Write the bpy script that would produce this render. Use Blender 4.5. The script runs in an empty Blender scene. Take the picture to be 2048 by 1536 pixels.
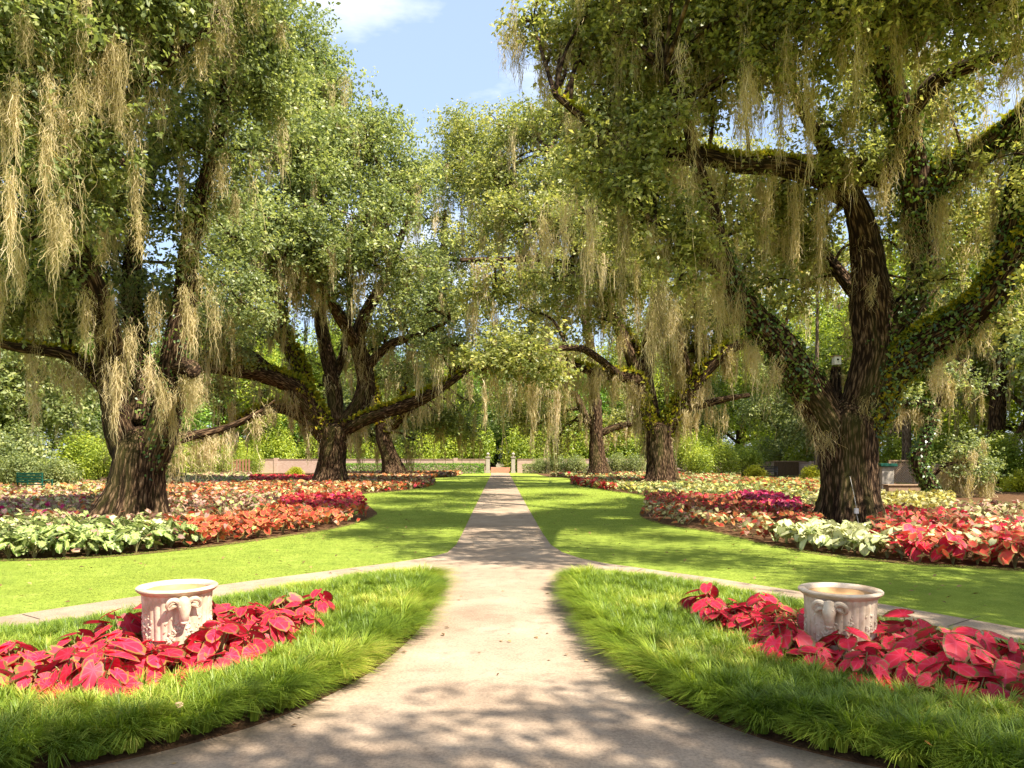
import bpy, bmesh, math, random
import numpy as np
from mathutils import Vector, Matrix

SC = bpy.context.scene
COL = SC.collection
R = math.radians
rng = np.random.default_rng(7)
random.seed(7)

# ------------------------------------------------------------------ camera, sky, sun, exposure
H = 1.65            # eye height
F = 1500.0          # focal length in photo pixels (2048 wide)
HX, HY = 999.0, 915.0
cam_d = bpy.data.cameras.new("camera")
cam = bpy.data.objects.new("camera", cam_d)
COL.objects.link(cam)
cam.location = (0, 0, H)
cam.rotation_euler = (R(90), 0, 0)
cam_d.sensor_width = 36
cam_d.lens = 36 * F / 2048
cam_d.shift_x = (1024 - HX) / 2048
cam_d.shift_y = (HY - 768) / 2048
cam_d.clip_end = 2000
SC.camera = cam

SUN_EL, SUN_AZ = R(52), R(128)      # azimuth clockwise from +Y
sdir = Vector((math.sin(SUN_AZ) * math.cos(SUN_EL), math.cos(SUN_AZ) * math.cos(SUN_EL), math.sin(SUN_EL)))
W = bpy.data.worlds.new("World")
SC.world = W
W.use_nodes = True
wn, wl = W.node_tree.nodes, W.node_tree.links
wn.clear()
sky = wn.new("ShaderNodeTexSky")
sky.sky_type = 'NISHITA'
sky.sun_disc = False
sky.sun_elevation = SUN_EL
sky.sun_rotation = SUN_AZ
sky.air_density = 1.0
sky.dust_density = 1.6
wtc = wn.new("ShaderNodeTexCoord")
wmap = wn.new("ShaderNodeMapping")
wmap.inputs['Scale'].default_value = (1.1, 1.1, 3.2)
wmap.inputs['Location'].default_value = (11.70, 0.4, 1.75)
wnz = wn.new("ShaderNodeTexNoise")
wnz.inputs['Scale'].default_value = 2.6
wnz.inputs['Detail'].default_value = 8
wnz.inputs['Roughness'].default_value = 0.55
wrp = wn.new("ShaderNodeValToRGB")
wrp.color_ramp.elements[0].position = 0.49
wrp.color_ramp.elements[1].position = 0.72
wmx = wn.new("ShaderNodeMix")
wmx.data_type = 'RGBA'
wmx.inputs['B'].default_value = (6.0, 6.1, 6.4, 1)
wbg = wn.new("ShaderNodeBackground")
wbg.inputs['Strength'].default_value = 0.095
wout = wn.new("ShaderNodeOutputWorld")
wl.new(wtc.outputs['Generated'], wmap.inputs['Vector'])
wl.new(wmap.outputs['Vector'], wnz.inputs['Vector'])
wl.new(wnz.outputs['Fac'], wrp.inputs['Fac'])
wl.new(wrp.outputs['Color'], wmx.inputs['Factor'])
whz = wn.new("ShaderNodeMix")          # summer haze pales the blue
whz.data_type = 'RGBA'
whz.inputs['Factor'].default_value = 0.5
whz.inputs['B'].default_value = (3.1, 3.9, 5.4, 1)
wl.new(sky.outputs['Color'], whz.inputs['A'])
wl.new(whz.outputs['Result'], wmx.inputs['A'])
wl.new(wmx.outputs['Result'], wbg.inputs['Color'])
wl.new(wbg.outputs['Background'], wout.inputs['Surface'])

sun_d = bpy.data.lights.new("sun", 'SUN')
sun_d.energy = 5.0
sun_d.angle = R(0.5)
sun_d.color = (1.0, 0.93, 0.82)
sun = bpy.data.objects.new("sun", sun_d)
COL.objects.link(sun)
sun.rotation_euler = (-sdir).to_track_quat('-Z', 'Y').to_euler()
sun.location = (20, -20, 40)
SC.view_settings.view_transform = 'Standard'
SC.view_settings.look = 'None'
SC.view_settings.exposure = 1.5
SC.view_settings.gamma = 1
SC.cycles.max_bounces = 7
SC.cycles.diffuse_bounces = 3
SC.cycles.glossy_bounces = 2
SC.cycles.transmission_bounces = 4
SC.cycles.caustics_reflective = False
SC.cycles.caustics_refractive = False

# ------------------------------------------------------------------ helpers
def G(x, y, h=0.0):
    """photo pixel -> point of the ground (or of the level h)"""
    Y = F * (H - h) / (y - HY)
    return ((x - HX) / F * Y, Y)

def P(x, y, Y):
    """photo pixel at distance Y -> world point"""
    return np.array(((x - HX) / F * Y, Y, H - (y - HY) / F * Y))

def tag(o, label=None, cat=None, group=None, kind=None):
    if label: o['label'] = label
    if cat: o['category'] = cat
    if group: o['group'] = group
    if kind: o['kind'] = kind
    return o

def empty(name, loc=(0, 0, 0), rz=0.0):
    o = bpy.data.objects.new(name, None)
    o.empty_display_size = 0.3
    o.location = loc
    o.rotation_euler = (0, 0, rz)
    COL.objects.link(o)
    return o

def raw_mesh(name, V, FA, attrs=None, mats=None, midx=None, smooth=False):
    """V (n,3); FA list of int arrays (m,k), k may differ between arrays"""
    me = bpy.data.meshes.new(name)
    V = np.asarray(V, dtype=np.float32).reshape(-1, 3)
    if not isinstance(FA, list): FA = [FA]
    FA = [np.asarray(f, dtype=np.int32) for f in FA if len(f)]
    tot = np.concatenate([np.full(len(f), f.shape[1], np.int32) for f in FA])
    loops = np.concatenate([f.ravel() for f in FA])
    start = np.concatenate([[0], np.cumsum(tot)[:-1]]).astype(np.int32)
    me.vertices.add(len(V)); me.vertices.foreach_set('co', V.ravel())
    me.loops.add(len(loops)); me.loops.foreach_set('vertex_index', loops)
    me.polygons.add(len(tot)); me.polygons.foreach_set('loop_start', start)
    if attrs:
        for k, a in attrs.items():
            a = np.asarray(a, dtype=np.float32)
            if a.ndim == 1:
                at = me.attributes.new(k, 'FLOAT', 'POINT'); at.data.foreach_set('value', a)
            else:
                at = me.attributes.new(k, 'FLOAT_VECTOR', 'POINT'); at.data.foreach_set('vector', a.ravel())
    for m in (mats or []): me.materials.append(m)
    if midx is not None: me.polygons.foreach_set('material_index', np.asarray(midx, np.int32))
    if smooth: me.polygons.foreach_set('use_smooth', np.ones(len(tot), bool))
    me.update(calc_edges=True)
    return me

def link(name, me, parent=None, loc=None):
    o = bpy.data.objects.new(name, me)
    COL.objects.link(o)
    if parent is not None: o.parent = parent
    if loc is not None: o.location = loc
    return o

class MB:
    """collects shapes, links them as one mesh"""
    def __init__(s): s.bm = bmesh.new()
    def box(s, lo, hi, bevel=0.0, mat=None):
        c = [(a + b) / 2 for a, b in zip(lo, hi)]
        d = [b - a for a, b in zip(lo, hi)]
        M = Matrix.Translation(c) @ Matrix.Diagonal((*d, 1))
        if mat is not None: M = mat @ M
        r = bmesh.ops.create_cube(s.bm, size=1, matrix=M)
        if bevel:
            es = list({e for v in r['verts'] for e in v.link_edges})
            bmesh.ops.bevel(s.bm, geom=es, offset=bevel, segments=2, affect='EDGES')
        return s
    def tube(s, pts, rads, n=8, cap=True):
        V, Q, _ = tube_arrays(np.array(pts, float), np.array(rads, float), n)
        vs = [s.bm.verts.new(v) for v in V]
        for q in Q: s.bm.faces.new([vs[i] for i in q])
        if cap:
            s.bm.faces.new(list(reversed(vs[:n]))); s.bm.faces.new(vs[-n:])
        return s
    def lathe(s, prof, n=48, c=(0, 0, 0), ripple=None, cap=False):
        rows = []
        for i, (r, z) in enumerate(prof):
            row = []
            for k in range(n):
                a = 2 * math.pi * k / n
                rr = r * (1 + (ripple(a, i) if ripple else 0))
                row.append(s.bm.verts.new((c[0] + rr * math.cos(a), c[1] + rr * math.sin(a), c[2] + z)))
            rows.append(row)
        for a, b in zip(rows, rows[1:]):
            for k in range(n):
                s.bm.faces.new((a[k], a[(k + 1) % n], b[(k + 1) % n], b[k]))
        if cap: s.bm.faces.new(rows[-1])
        return s
    def ball(s, c, r, sc=(1, 1, 1), sub=2, rot=None):
        M = Matrix.Translation(c) @ (rot.to_4x4() if rot is not None else Matrix()) @ Matrix.Diagonal((r * sc[0], r * sc[1], r * sc[2], 1))
        bmesh.ops.create_icosphere(s.bm, subdivisions=sub, radius=1, matrix=M)
        return s
    def build(s, name, m, parent=None, smooth=True, loc=None):
        me = bpy.data.meshes.new(name)
        s.bm.normal_update()
        s.bm.to_mesh(me); s.bm.free()
        me.materials.append(m)
        if smooth:
            me.polygons.foreach_set('use_smooth', np.ones(len(me.polygons), bool))
            me.set_sharp_from_angle(angle=R(40))
        return link(name, me, parent, loc)

def tube_arrays(pts, rads, n, twist=0.0):
    k = len(pts)
    T = np.gradient(pts, axis=0)
    T /= np.linalg.norm(T, axis=1, keepdims=True) + 1e-9
    ref = np.array((0.13, 0.97, 0.2))
    U = np.cross(T, ref); U /= np.linalg.norm(U, axis=1, keepdims=True) + 1e-9
    Wv = np.cross(T, U)
    a = np.linspace(0, 2 * np.pi, n, endpoint=False)
    rr = rads if rads.ndim == 2 else rads[:, None]
    V = pts[:, None, :] + rr[:, :, None] * (np.cos(a)[None, :, None] * U[:, None, :] + np.sin(a)[None, :, None] * Wv[:, None, :])
    i = np.arange(k - 1)[:, None] * n
    j = np.arange(n)[None, :]
    j2 = (j + 1) % n
    Q = np.stack([i + j, i + j2, i + n + j2, i + n + j], -1).reshape(-1, 4)
    return V.reshape(-1, 3), Q, (T, U, Wv, a)

def catmull(p, per=6):
    p = np.asarray(p, float)
    q = np.vstack([2 * p[0] - p[1], p, 2 * p[-1] - p[-2]])
    out = []
    for i in range(1, len(q) - 2):
        t = np.linspace(0, 1, per, endpoint=False)[:, None]
        a, b, c, d = q[i - 1], q[i], q[i + 1], q[i + 2]
        out.append(0.5 * (2 * b + (c - a) * t + (2 * a - 5 * b + 4 * c - d) * t ** 2 + (-a + 3 * b - 3 * c + d) * t ** 3))
    out.append(p[-1:])
    return np.vstack(out)

def unit(n):
    v = rng.normal(size=(n, 3))
    return v / np.linalg.norm(v, axis=1, keepdims=True)

def norm(v): return v / (np.linalg.norm(v, axis=-1, keepdims=True) + 1e-9)

def inside(poly, pts):
    poly = np.asarray(poly, float)
    x, y = pts[:, 0], pts[:, 1]
    r = np.zeros(len(pts), bool)
    j = len(poly) - 1
    for i in range(len(poly)):
        xi, yi = poly[i]; xj, yj = poly[j]
        c = ((yi > y) != (yj > y)) & (x < (xj - xi) * (y - yi) / (yj - yi + 1e-12) + xi)
        r ^= c
        j = i
    return r

def edge_dist(poly, pts):
    """distance to the outline and the outward direction"""
    poly = np.asarray(poly, float)
    best = np.full(len(pts), 1e9); dirv = np.zeros((len(pts), 2))
    for i in range(len(poly)):
        a, b = poly[i], poly[(i + 1) % len(poly)]
        d = b - a
        t = np.clip(((pts - a) @ d) / (d @ d + 1e-12), 0, 1)
        q = a + t[:, None] * d
        v = q - pts
        L = np.linalg.norm(v, axis=1)
        m = L < best
        best[m] = L[m]; dirv[m] = v[m] / (L[m, None] + 1e-9)
    return best, dirv

def scatter(poly, n):
    poly = np.asarray(poly, float)
    lo, hi = poly.min(0), poly.max(0)
    out = []
    got = 0
    A = 0.5 * abs(np.dot(poly[:, 0], np.roll(poly[:, 1], -1)) - np.dot(poly[:, 1], np.roll(poly[:, 0], -1)))
    m = int(n * np.prod(hi - lo) / A) + 10
    p = lo + rng.random((m, 2)) * (hi - lo)
    return p[inside(poly, p)]

def area(poly):
    poly = np.asarray(poly, float)
    return 0.5 * abs(np.dot(poly[:, 0], np.roll(poly[:, 1], -1)) - np.dot(poly[:, 1], np.roll(poly[:, 0], -1)))

def smooth_poly(pix, per=5):
    return catmull(np.array(pix, float), per)

# ------------------------------------------------------------------ materials
def mat(name):
    m = bpy.data.materials.new(name)
    m.use_nodes = True
    nt = m.node_tree
    b = nt.nodes['Principled BSDF']
    return m, nt, b

def N(nt, t, **kw):
    n = nt.nodes.new(t)
    for k, v in kw.items():
        if k in n.inputs: n.inputs[k].default_value = v
        else: setattr(n, k, v)
    return n

def ramp(nt, stops, fac):
    r = nt.nodes.new('ShaderNodeValToRGB')
    e = r.color_ramp.elements
    while len(e) < len(stops): e.new(0.5)
    for el, (p, c) in zip(e, stops):
        el.position = p; el.color = (*c, 1)
    nt.links.new(fac, r.inputs['Fac'])
    return r

def attr(nt, name):
    a = nt.nodes.new('ShaderNodeAttribute'); a.attribute_name = name
    return a

def leaf_mat(name, stops, trans=0.35, rough=0.5, spec=0.35, tmul=1.3, at='tint'):
    m, nt, b = mat(name)
    r = ramp(nt, stops, attr(nt, at).outputs['Fac'])
    nt.links.new(r.outputs['Color'], b.inputs['Base Color'])
    b.inputs['Roughness'].default_value = rough
    b.inputs['Specular IOR Level'].default_value = spec
    tr = nt.nodes.new('ShaderNodeBsdfTranslucent')
    mul = N(nt, 'ShaderNodeMix', data_type='RGBA', blend_type='MULTIPLY')
    mul.inputs['Factor'].default_value = 1
    mul.inputs['B'].default_value = (tmul, tmul * 1.0, tmul * 0.55, 1)
    nt.links.new(r.outputs['Color'], mul.inputs['A'])
    nt.links.new(mul.outputs['Result'], tr.inputs['Color'])
    mx = N(nt, 'ShaderNodeMixShader'); mx.inputs['Fac'].default_value = trans
    nt.links.new(b.outputs['BSDF'], mx.inputs[1]); nt.links.new(tr.outputs['BSDF'], mx.inputs[2])
    nt.links.new(mx.outputs['Shader'], nt.nodes['Material Output'].inputs['Surface'])
    return m

def noise_mat(name, stops, scale=5, detail=8, rough=0.85, bump=0.3, bscale=None, bdist=0.02, coord='Object', spec=0.2, stretch=(1, 1, 1), second=None):
    m, nt, b = mat(name)
    tc = nt.nodes.new('ShaderNodeTexCoord')
    mp = nt.nodes.new('ShaderNodeMapping'); mp.inputs['Scale'].default_value = stretch
    nt.links.new(tc.outputs[coord], mp.inputs['Vector'])
    nz = N(nt, 'ShaderNodeTexNoise', Scale=scale, Detail=detail, Roughness=0.62)
    nt.links.new(mp.outputs['Vector'], nz.inputs['Vector'])
    r = ramp(nt, stops, nz.outputs['Fac'])
    out = r.outputs['Color']
    if second:      # (scale, colour, lo, hi, amount)
        n2 = N(nt, 'ShaderNodeTexNoise', Scale=second[0], Detail=6, Roughness=0.6)
        nt.links.new(mp.outputs['Vector'], n2.inputs['Vector'])
        r2 = ramp(nt, [(second[2], (0, 0, 0)), (second[3], (second[4],) * 3)], n2.outputs['Fac'])
        mx = N(nt, 'ShaderNodeMix', data_type='RGBA'); mx.inputs['B'].default_value = (*second[1], 1)
        nt.links.new(r2.outputs['Color'], mx.inputs['Factor']); nt.links.new(out, mx.inputs['A'])
        out = mx.outputs['Result']
    nt.links.new(out, b.inputs['Base Color'])
    b.inputs['Roughness'].default_value = rough
    b.inputs['Specular IOR Level'].default_value = spec
    if bump:
        nb = N(nt, 'ShaderNodeTexNoise', Scale=bscale or scale * 4, Detail=6, Roughness=0.7)
        nt.links.new(mp.outputs['Vector'], nb.inputs['Vector'])
        bp = N(nt, 'ShaderNodeBump', Strength=bump, Distance=bdist)
        nt.links.new(nb.outputs['Fac'], bp.inputs['Height'])
        nt.links.new(bp.outputs['Normal'], b.inputs['Normal'])
    return m

def plain(name, col, rough=0.6, metal=0.0, var=0.25, scale=9):
    c0 = tuple(x * (1 - var) for x in col); c1 = tuple(min(1, x * (1 + var)) for x in col)
    m = noise_mat(name, [(0.3, c0), (0.7, c1)], scale=scale, rough=rough, bump=0.08)
    m.node_tree.nodes['Principled BSDF'].inputs['Metallic'].default_value = metal
    return m

OAK = [(0.0, (0.080, 0.101, 0.031)), (0.35, (0.188, 0.217, 0.056)), (0.65, (0.343, 0.349, 0.108)), (0.9, (0.540, 0.509, 0.182)), (1.0, (0.682, 0.509, 0.205))]
OAKD = [(0.0, (0.073, 0.101, 0.044)), (0.4, (0.174, 0.215, 0.077)), (0.7, (0.318, 0.356, 0.127)), (1.0, (0.541, 0.532, 0.234))]
M_oak = leaf_mat('oak_leaf', OAK, 0.45, 0.42, 0.35)
M_oak2 = leaf_mat('oak_leaf_deep', OAKD, 0.45, 0.42, 0.35)
M_bgl = leaf_mat('woodland_leaf', [(0, (0.095, 0.148, 0.020)), (0.5, (0.264, 0.332, 0.039)), (1, (0.605, 0.627, 0.077))], 0.4, 0.5, 0.4)
M_shrub = leaf_mat('shrub_leaf', [(0, (0.058, 0.132, 0.021)), (0.5, (0.144, 0.264, 0.035)), (1, (0.307, 0.440, 0.053))], 0.35, 0.45, 0.4)
M_gold = leaf_mat('golden_leaf', [(0, (0.22, 0.24, 0.015)), (0.5, (0.42, 0.42, 0.02)), (1, (0.6, 0.55, 0.05))], 0.4, 0.5, 0.3)
M_moss = leaf_mat('hanging_moss', [(0, (0.22, 0.18, 0.08)), (0.4, (0.48, 0.395, 0.20)), (0.75, (0.68, 0.555, 0.34)), (1, (0.80, 0.66, 0.49))], 0.4, 0.9, 0.1, 1.1)
M_fern = leaf_mat('limb_fern', [(0, (0.14, 0.17, 0.015)), (0.5, (0.30, 0.30, 0.02)), (1, (0.48, 0.38, 0.03))], 0.4, 0.6, 0.2)
M_ivy = leaf_mat('ivy_leaf', [(0, (0.025, 0.065, 0.010)), (0.5, (0.07, 0.13, 0.018)), (1, (0.19, 0.25, 0.04))], 0.3, 0.35, 0.5)
M_border = leaf_mat('border_grass_blade', [(0, (0.070, 0.124, 0.012)), (0.5, (0.196, 0.279, 0.026)), (0.9, (0.380, 0.440, 0.054)), (1, (0.576, 0.511, 0.120))], 0.35, 0.45, 0.35)
M_turf = leaf_mat('lawn_blade', [(0, (0.153, 0.218, 0.032)), (0.5, (0.276, 0.350, 0.054)), (1, (0.409, 0.458, 0.102))], 0.35, 0.6, 0.2)

def bark_mat(name, dark, mid, light, green=0.4):
    m, nt, b = mat(name)
    a = attr(nt, 'bark')
    vo = N(nt, 'ShaderNodeTexVoronoi', Scale=15.0); vo.feature = 'F1'
    nz = N(nt, 'ShaderNodeTexNoise', Scale=9.0, Detail=12, Roughness=0.75)
    n2 = N(nt, 'ShaderNodeTexNoise', Scale=1.3, Detail=5, Roughness=0.6)
    for t in (nz, n2): nt.links.new(a.outputs['Vector'], t.inputs['Vector'])
    wv = N(nt, 'ShaderNodeMix', data_type='VECTOR'); wv.inputs['Factor'].default_value = 0.06
    nt.links.new(a.outputs['Vector'], wv.inputs['A']); nt.links.new(nz.outputs['Color'], wv.inputs['B'])
    nt.links.new(wv.outputs['Result'], vo.inputs['Vector'])
    mx = N(nt, 'ShaderNodeMath', operation='MULTIPLY_ADD'); mx.inputs[1].default_value = 0.55
    nt.links.new(vo.outputs['Distance'], mx.inputs[0]); nt.links.new(nz.outputs['Fac'], mx.inputs[2])
    r = ramp(nt, [(0.50, light), (0.66, mid), (0.82, dark)], mx.outputs['Value'])
    r2 = ramp(nt, [(0.5, (0, 0, 0)), (0.68, (green,) * 3)], n2.outputs['Fac'])
    mc = N(nt, 'ShaderNodeMix', data_type='RGBA'); mc.inputs['B'].default_value = (0.09, 0.095, 0.02, 1)
    nt.links.new(r2.outputs['Color'], mc.inputs['Factor']); nt.links.new(r.outputs['Color'], mc.inputs['A'])
    nt.links.new(mc.outputs['Result'], b.inputs['Base Color'])
    b.inputs['Roughness'].default_value = 0.95
    b.inputs['Specular IOR Level'].default_value = 0.1
    bp = N(nt, 'ShaderNodeBump', Strength=1.0, Distance=0.11); bp.invert = True
    nt.links.new(mx.outputs['Value'], bp.inputs['Height']); nt.links.new(bp.outputs['Normal'], b.inputs['Normal'])
    return m
M_bark = bark_mat('oak_bark', (0.022, 0.012, 0.006), (0.13, 0.078, 0.042), (0.31, 0.20, 0.115))
M_barkp = bark_mat('pale_bark', (0.10, 0.07, 0.045), (0.25, 0.18, 0.12), (0.42, 0.31, 0.21), 0.15)

def caladium_mat(name, centre, body, edge, edge_pos=0.82, vein=None):
    m, nt, b = mat(name)
    rim = attr(nt, 'rim'); ti = attr(nt, 'tint')
    tc = nt.nodes.new('ShaderNodeTexCoord')
    nz = N(nt, 'ShaderNodeTexNoise', Scale=28.0, Detail=4, Roughness=0.6)
    nt.links.new(tc.outputs['Object'], nz.inputs['Vector'])
    ma = N(nt, 'ShaderNodeMath', operation='MULTIPLY_ADD'); ma.inputs[1].default_value = 0.35
    nt.links.new(nz.outputs['Fac'], ma.inputs[0]); nt.links.new(rim.outputs['Fac'], ma.inputs[2])
    r = ramp(nt, [(0.15, centre), (0.5, body), (edge_pos + 0.08, body), (min(1, edge_pos + 0.3), edge)], ma.outputs['Value'])
    # veins fan out from the petiole
    luv = attr(nt, 'luv'); sx = nt.nodes.new('ShaderNodeSeparateXYZ'); nt.links.new(luv.outputs['Vector'], sx.inputs['Vector'])
    at2 = N(nt, 'ShaderNodeMath', operation='ARCTAN2'); nt.links.new(sx.outputs['Y'], at2.inputs[0]); nt.links.new(sx.outputs['X'], at2.inputs[1])
    m5 = N(nt, 'ShaderNodeMath', operation='MULTIPLY'); m5.inputs[1].default_value = 4.0; nt.links.new(at2.outputs[0], m5.inputs[0])
    co = N(nt, 'ShaderNodeMath', operation='COSINE'); nt.links.new(m5.outputs[0], co.inputs[0])
    ab = N(nt, 'ShaderNodeMath', operation='ABSOLUTE'); nt.links.new(co.outputs[0], ab.inputs[0])
    pw = N(nt, 'ShaderNodeMath', operation='POWER'); pw.inputs[1].default_value = 26; nt.links.new(ab.outputs[0], pw.inputs[0])
    ps = N(nt, 'ShaderNodeMath', operation='MULTIPLY'); ps.inputs[1].default_value = 0.75; nt.links.new(pw.outputs[0], ps.inputs[0])
    vm = N(nt, 'ShaderNodeMix', data_type='RGBA'); vm.inputs['B'].default_value = (*(vein or centre), 1)
    nt.links.new(ps.outputs[0], vm.inputs['Factor']); nt.links.new(r.outputs['Color'], vm.inputs['A'])
    # blotches between the veins
    nb = N(nt, 'ShaderNodeTexNoise', Scale=11.0, Detail=5, Roughness=0.7); nt.links.new(tc.outputs['Object'], nb.inputs['Vector'])
    rb = ramp(nt, [(0.56, (0, 0, 0)), (0.72, (0.6, 0.6, 0.6))], nb.outputs['Fac'])
    bm_ = N(nt, 'ShaderNodeMix', data_type='RGBA'); bm_.inputs['B'].default_value = (*edge, 1)
    nt.links.new(rb.outputs['Color'], bm_.inputs['Factor']); nt.links.new(vm.outputs['Result'], bm_.inputs['A'])
    hsv = N(nt, 'ShaderNodeHueSaturation')
    mv = N(nt, 'ShaderNodeMapRange'); mv.inputs['To Min'].default_value = 0.45; mv.inputs['To Max'].default_value = 1.25
    nt.links.new(ti.outputs['Fac'], mv.inputs['Value']); nt.links.new(mv.outputs['Result'], hsv.inputs['Value'])
    nt.links.new(bm_.outputs['Result'], hsv.inputs['Color'])
    nt.links.new(hsv.outputs['Color'], b.inputs['Base Color'])
    b.inputs['Roughness'].default_value = 0.5
    b.inputs['Specular IOR Level'].default_value = 0.25
    tr = nt.nodes.new('ShaderNodeBsdfTranslucent')
    nt.links.new(hsv.outputs['Color'], tr.inputs['Color'])
    mx = N(nt, 'ShaderNodeMixShader'); mx.inputs['Fac'].default_value = 0.3
    nt.links.new(b.outputs['BSDF'], mx.inputs[1]); nt.links.new(tr.outputs['BSDF'], mx.inputs[2])
    nt.links.new(mx.outputs['Shader'], nt.nodes['Material Output'].inputs['Surface'])
    return m
C_red = caladium_mat('caladium_red', (0.80, 0.045, 0.10), (0.74, 0.022, 0.055), (0.24, 0.13, 0.03), 0.95, (0.78, 0.09, 0.15))
C_redgreen = caladium_mat('caladium_red_green', (0.74, 0.05, 0.10), (0.62, 0.05, 0.06), (0.20, 0.20, 0.04), 0.6)
C_coral = caladium_mat('caladium_coral', (0.66, 0.05, 0.05), (0.62, 0.085, 0.045), (0.33, 0.24, 0.07), 0.84)
C_orange = caladium_mat('caladium_orange', (0.62, 0.10, 0.04), (0.58, 0.16, 0.055), (0.40, 0.30, 0.08), 0.78)
C_white = caladium_mat('caladium_white', (0.80, 0.78, 0.46), (0.76, 0.74, 0.40), (0.42, 0.46, 0.15), 0.92, (0.48, 0.52, 0.2))
C_green = caladium_mat('caladium_green', (0.58, 0.62, 0.21), (0.40, 0.47, 0.12), (0.11, 0.17, 0.03), 0.66, (0.70, 0.72, 0.36))
C_cream = caladium_mat('caladium_cream', (0.62, 0.52, 0.28), (0.58, 0.50, 0.22), (0.24, 0.26, 0.06), 0.72)
C_gold = caladium_mat('caladium_gold', (0.58, 0.45, 0.10), (0.52, 0.42, 0.08), (0.30, 0.30, 0.05), 0.72)
C_pink = caladium_mat('caladium_pink', (0.58, 0.16, 0.17), (0.55, 0.33, 0.25), (0.24, 0.20, 0.08), 0.7)
C_magenta = caladium_mat('caladium_magenta', (0.60, 0.02, 0.16), (0.50, 0.02, 0.12), (0.22, 0.08, 0.05), 0.9)
C_bronze = caladium_mat('caladium_bronze', (0.42, 0.05, 0.045), (0.33, 0.10, 0.055), (0.17, 0.14, 0.04), 0.65)

M_lawn = noise_mat('lawn_soil_and_turf', [(0.3, (0.168, 0.228, 0.033)), (0.55, (0.257, 0.318, 0.048)), (0.75, (0.336, 0.381, 0.081))], scale=2.2, detail=12, rough=0.95, bump=0.6, bscale=60, bdist=0.03, spec=0.05,
                   second=(0.35, (0.20, 0.23, 0.03), 0.45, 0.7, 0.5))
M_path = noise_mat('path_concrete', [(0.25, (0.235, 0.167, 0.112)), (0.5, (0.343, 0.253, 0.172)), (0.75, (0.441, 0.335, 0.237))], scale=1.1, detail=14, rough=0.9, bump=0.35, bscale=90, bdist=0.006, spec=0.15,
                   second=(6.0, (0.19, 0.135, 0.095), 0.52, 0.72, 0.6))
def speckle(m, scale, lo, hi):
    nt = m.node_tree; b = nt.nodes['Principled BSDF']; src = b.inputs['Base Color'].links[0].from_socket
    tc = nt.nodes.new('ShaderNodeTexCoord')
    nz = N(nt, 'ShaderNodeTexNoise', Scale=scale, Detail=3, Roughness=0.8)
    nt.links.new(tc.outputs['Object'], nz.inputs['Vector'])
    r = ramp(nt, [(0.35, (lo,) * 3), (0.65, (hi,) * 3)], nz.outputs['Fac'])
    mx = N(nt, 'ShaderNodeMix', data_type='RGBA', blend_type='MULTIPLY'); mx.inputs['Factor'].default_value = 1
    nt.links.new(src, mx.inputs['A']); nt.links.new(r.outputs['Color'], mx.inputs['B'])
    nt.links.new(mx.outputs['Result'], b.inputs['Base Color'])
speckle(M_path, 45, 0.72, 1.12)
M_soil = noise_mat('bed_mulch', [(0.3, (0.05, 0.028, 0.015)), (0.55, (0.13, 0.07, 0.035)), (0.75, (0.25, 0.14, 0.07))], scale=9, detail=12, rough=0.95, bump=0.9, bscale=30, bdist=0.04, spec=0.05)
M_brick, nt, b = mat('wall_brick')
tc = nt.nodes.new('ShaderNodeTexCoord')
bk = N(nt, 'ShaderNodeTexBrick', Scale=1.0); bk.inputs['Brick Width'].default_value = 0.22; bk.inputs['Row Height'].default_value = 0.075; bk.inputs['Mortar Size'].default_value = 0.008
bk.inputs['Color1'].default_value = (0.36, 0.21, 0.15, 1); bk.inputs['Color2'].default_value = (0.44, 0.29, 0.22, 1); bk.inputs['Mortar'].default_value = (0.42, 0.37, 0.31, 1)
mp = nt.nodes.new('ShaderNodeMapping'); mp.inputs['Rotation'].default_value = (R(90), 0, 0)
nt.links.new(tc.outputs['Object'], mp.inputs['Vector']); nt.links.new(mp.outputs['Vector'], bk.inputs['Vector'])
nt.links.new(bk.outputs['Color'], b.inputs['Base Color']); b.inputs['Roughness'].default_value = 0.9
M_cope = plain('brick_coping', (0.33, 0.22, 0.17), .9)
M_stone = plain('pale_stone', (0.36, 0.31, 0.25), 0.8)
M_urn = noise_mat('urn_cast_stone', [(0.3, (0.36, 0.26, 0.17)), (0.5, (0.54, 0.43, 0.31)), (0.7, (0.66, 0.56, 0.44))], scale=7, detail=10, rough=0.8, bump=0.25, bscale=60, bdist=0.006,
                  second=(4.0, (0.30, 0.17, 0.08), 0.5, 0.72, 0.7))
M_urnin = noise_mat('urn_rusty_bowl', [(0.3, (0.30, 0.15, 0.05)), (0.6, (0.46, 0.28, 0.13)), (0.8, (0.55, 0.42, 0.27))], scale=4, rough=0.7, bump=0.2)
M_bench = plain('bench_green_paint', (0.012, 0.075, 0.05), 0.45)
M_darkmetal = plain('dark_metal', (0.03, 0.03, 0.032), 0.5, 0.3)
M_bronze = plain('statue_bronze', (0.06, 0.065, 0.06), 0.45, 0.5)
M_wood = plain('weathered_wood', (0.30, 0.20, 0.12), 0.85)
M_white = plain('white_plastic', (0.72, 0.70, 0.64), 0.5, var=0.05)
M_hole = plain('dark_hole', (0.01, 0.01, 0.01), 0.9)
M_brown = plain('brown_panel', (0.12, 0.075, 0.04), 0.85)
M_dry = plain('dry_leaf', (0.5, 0.17, 0.04), 0.7)
M_tan = plain('tan_cap', (0.62, 0.38, 0.27), 0.6)

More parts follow.
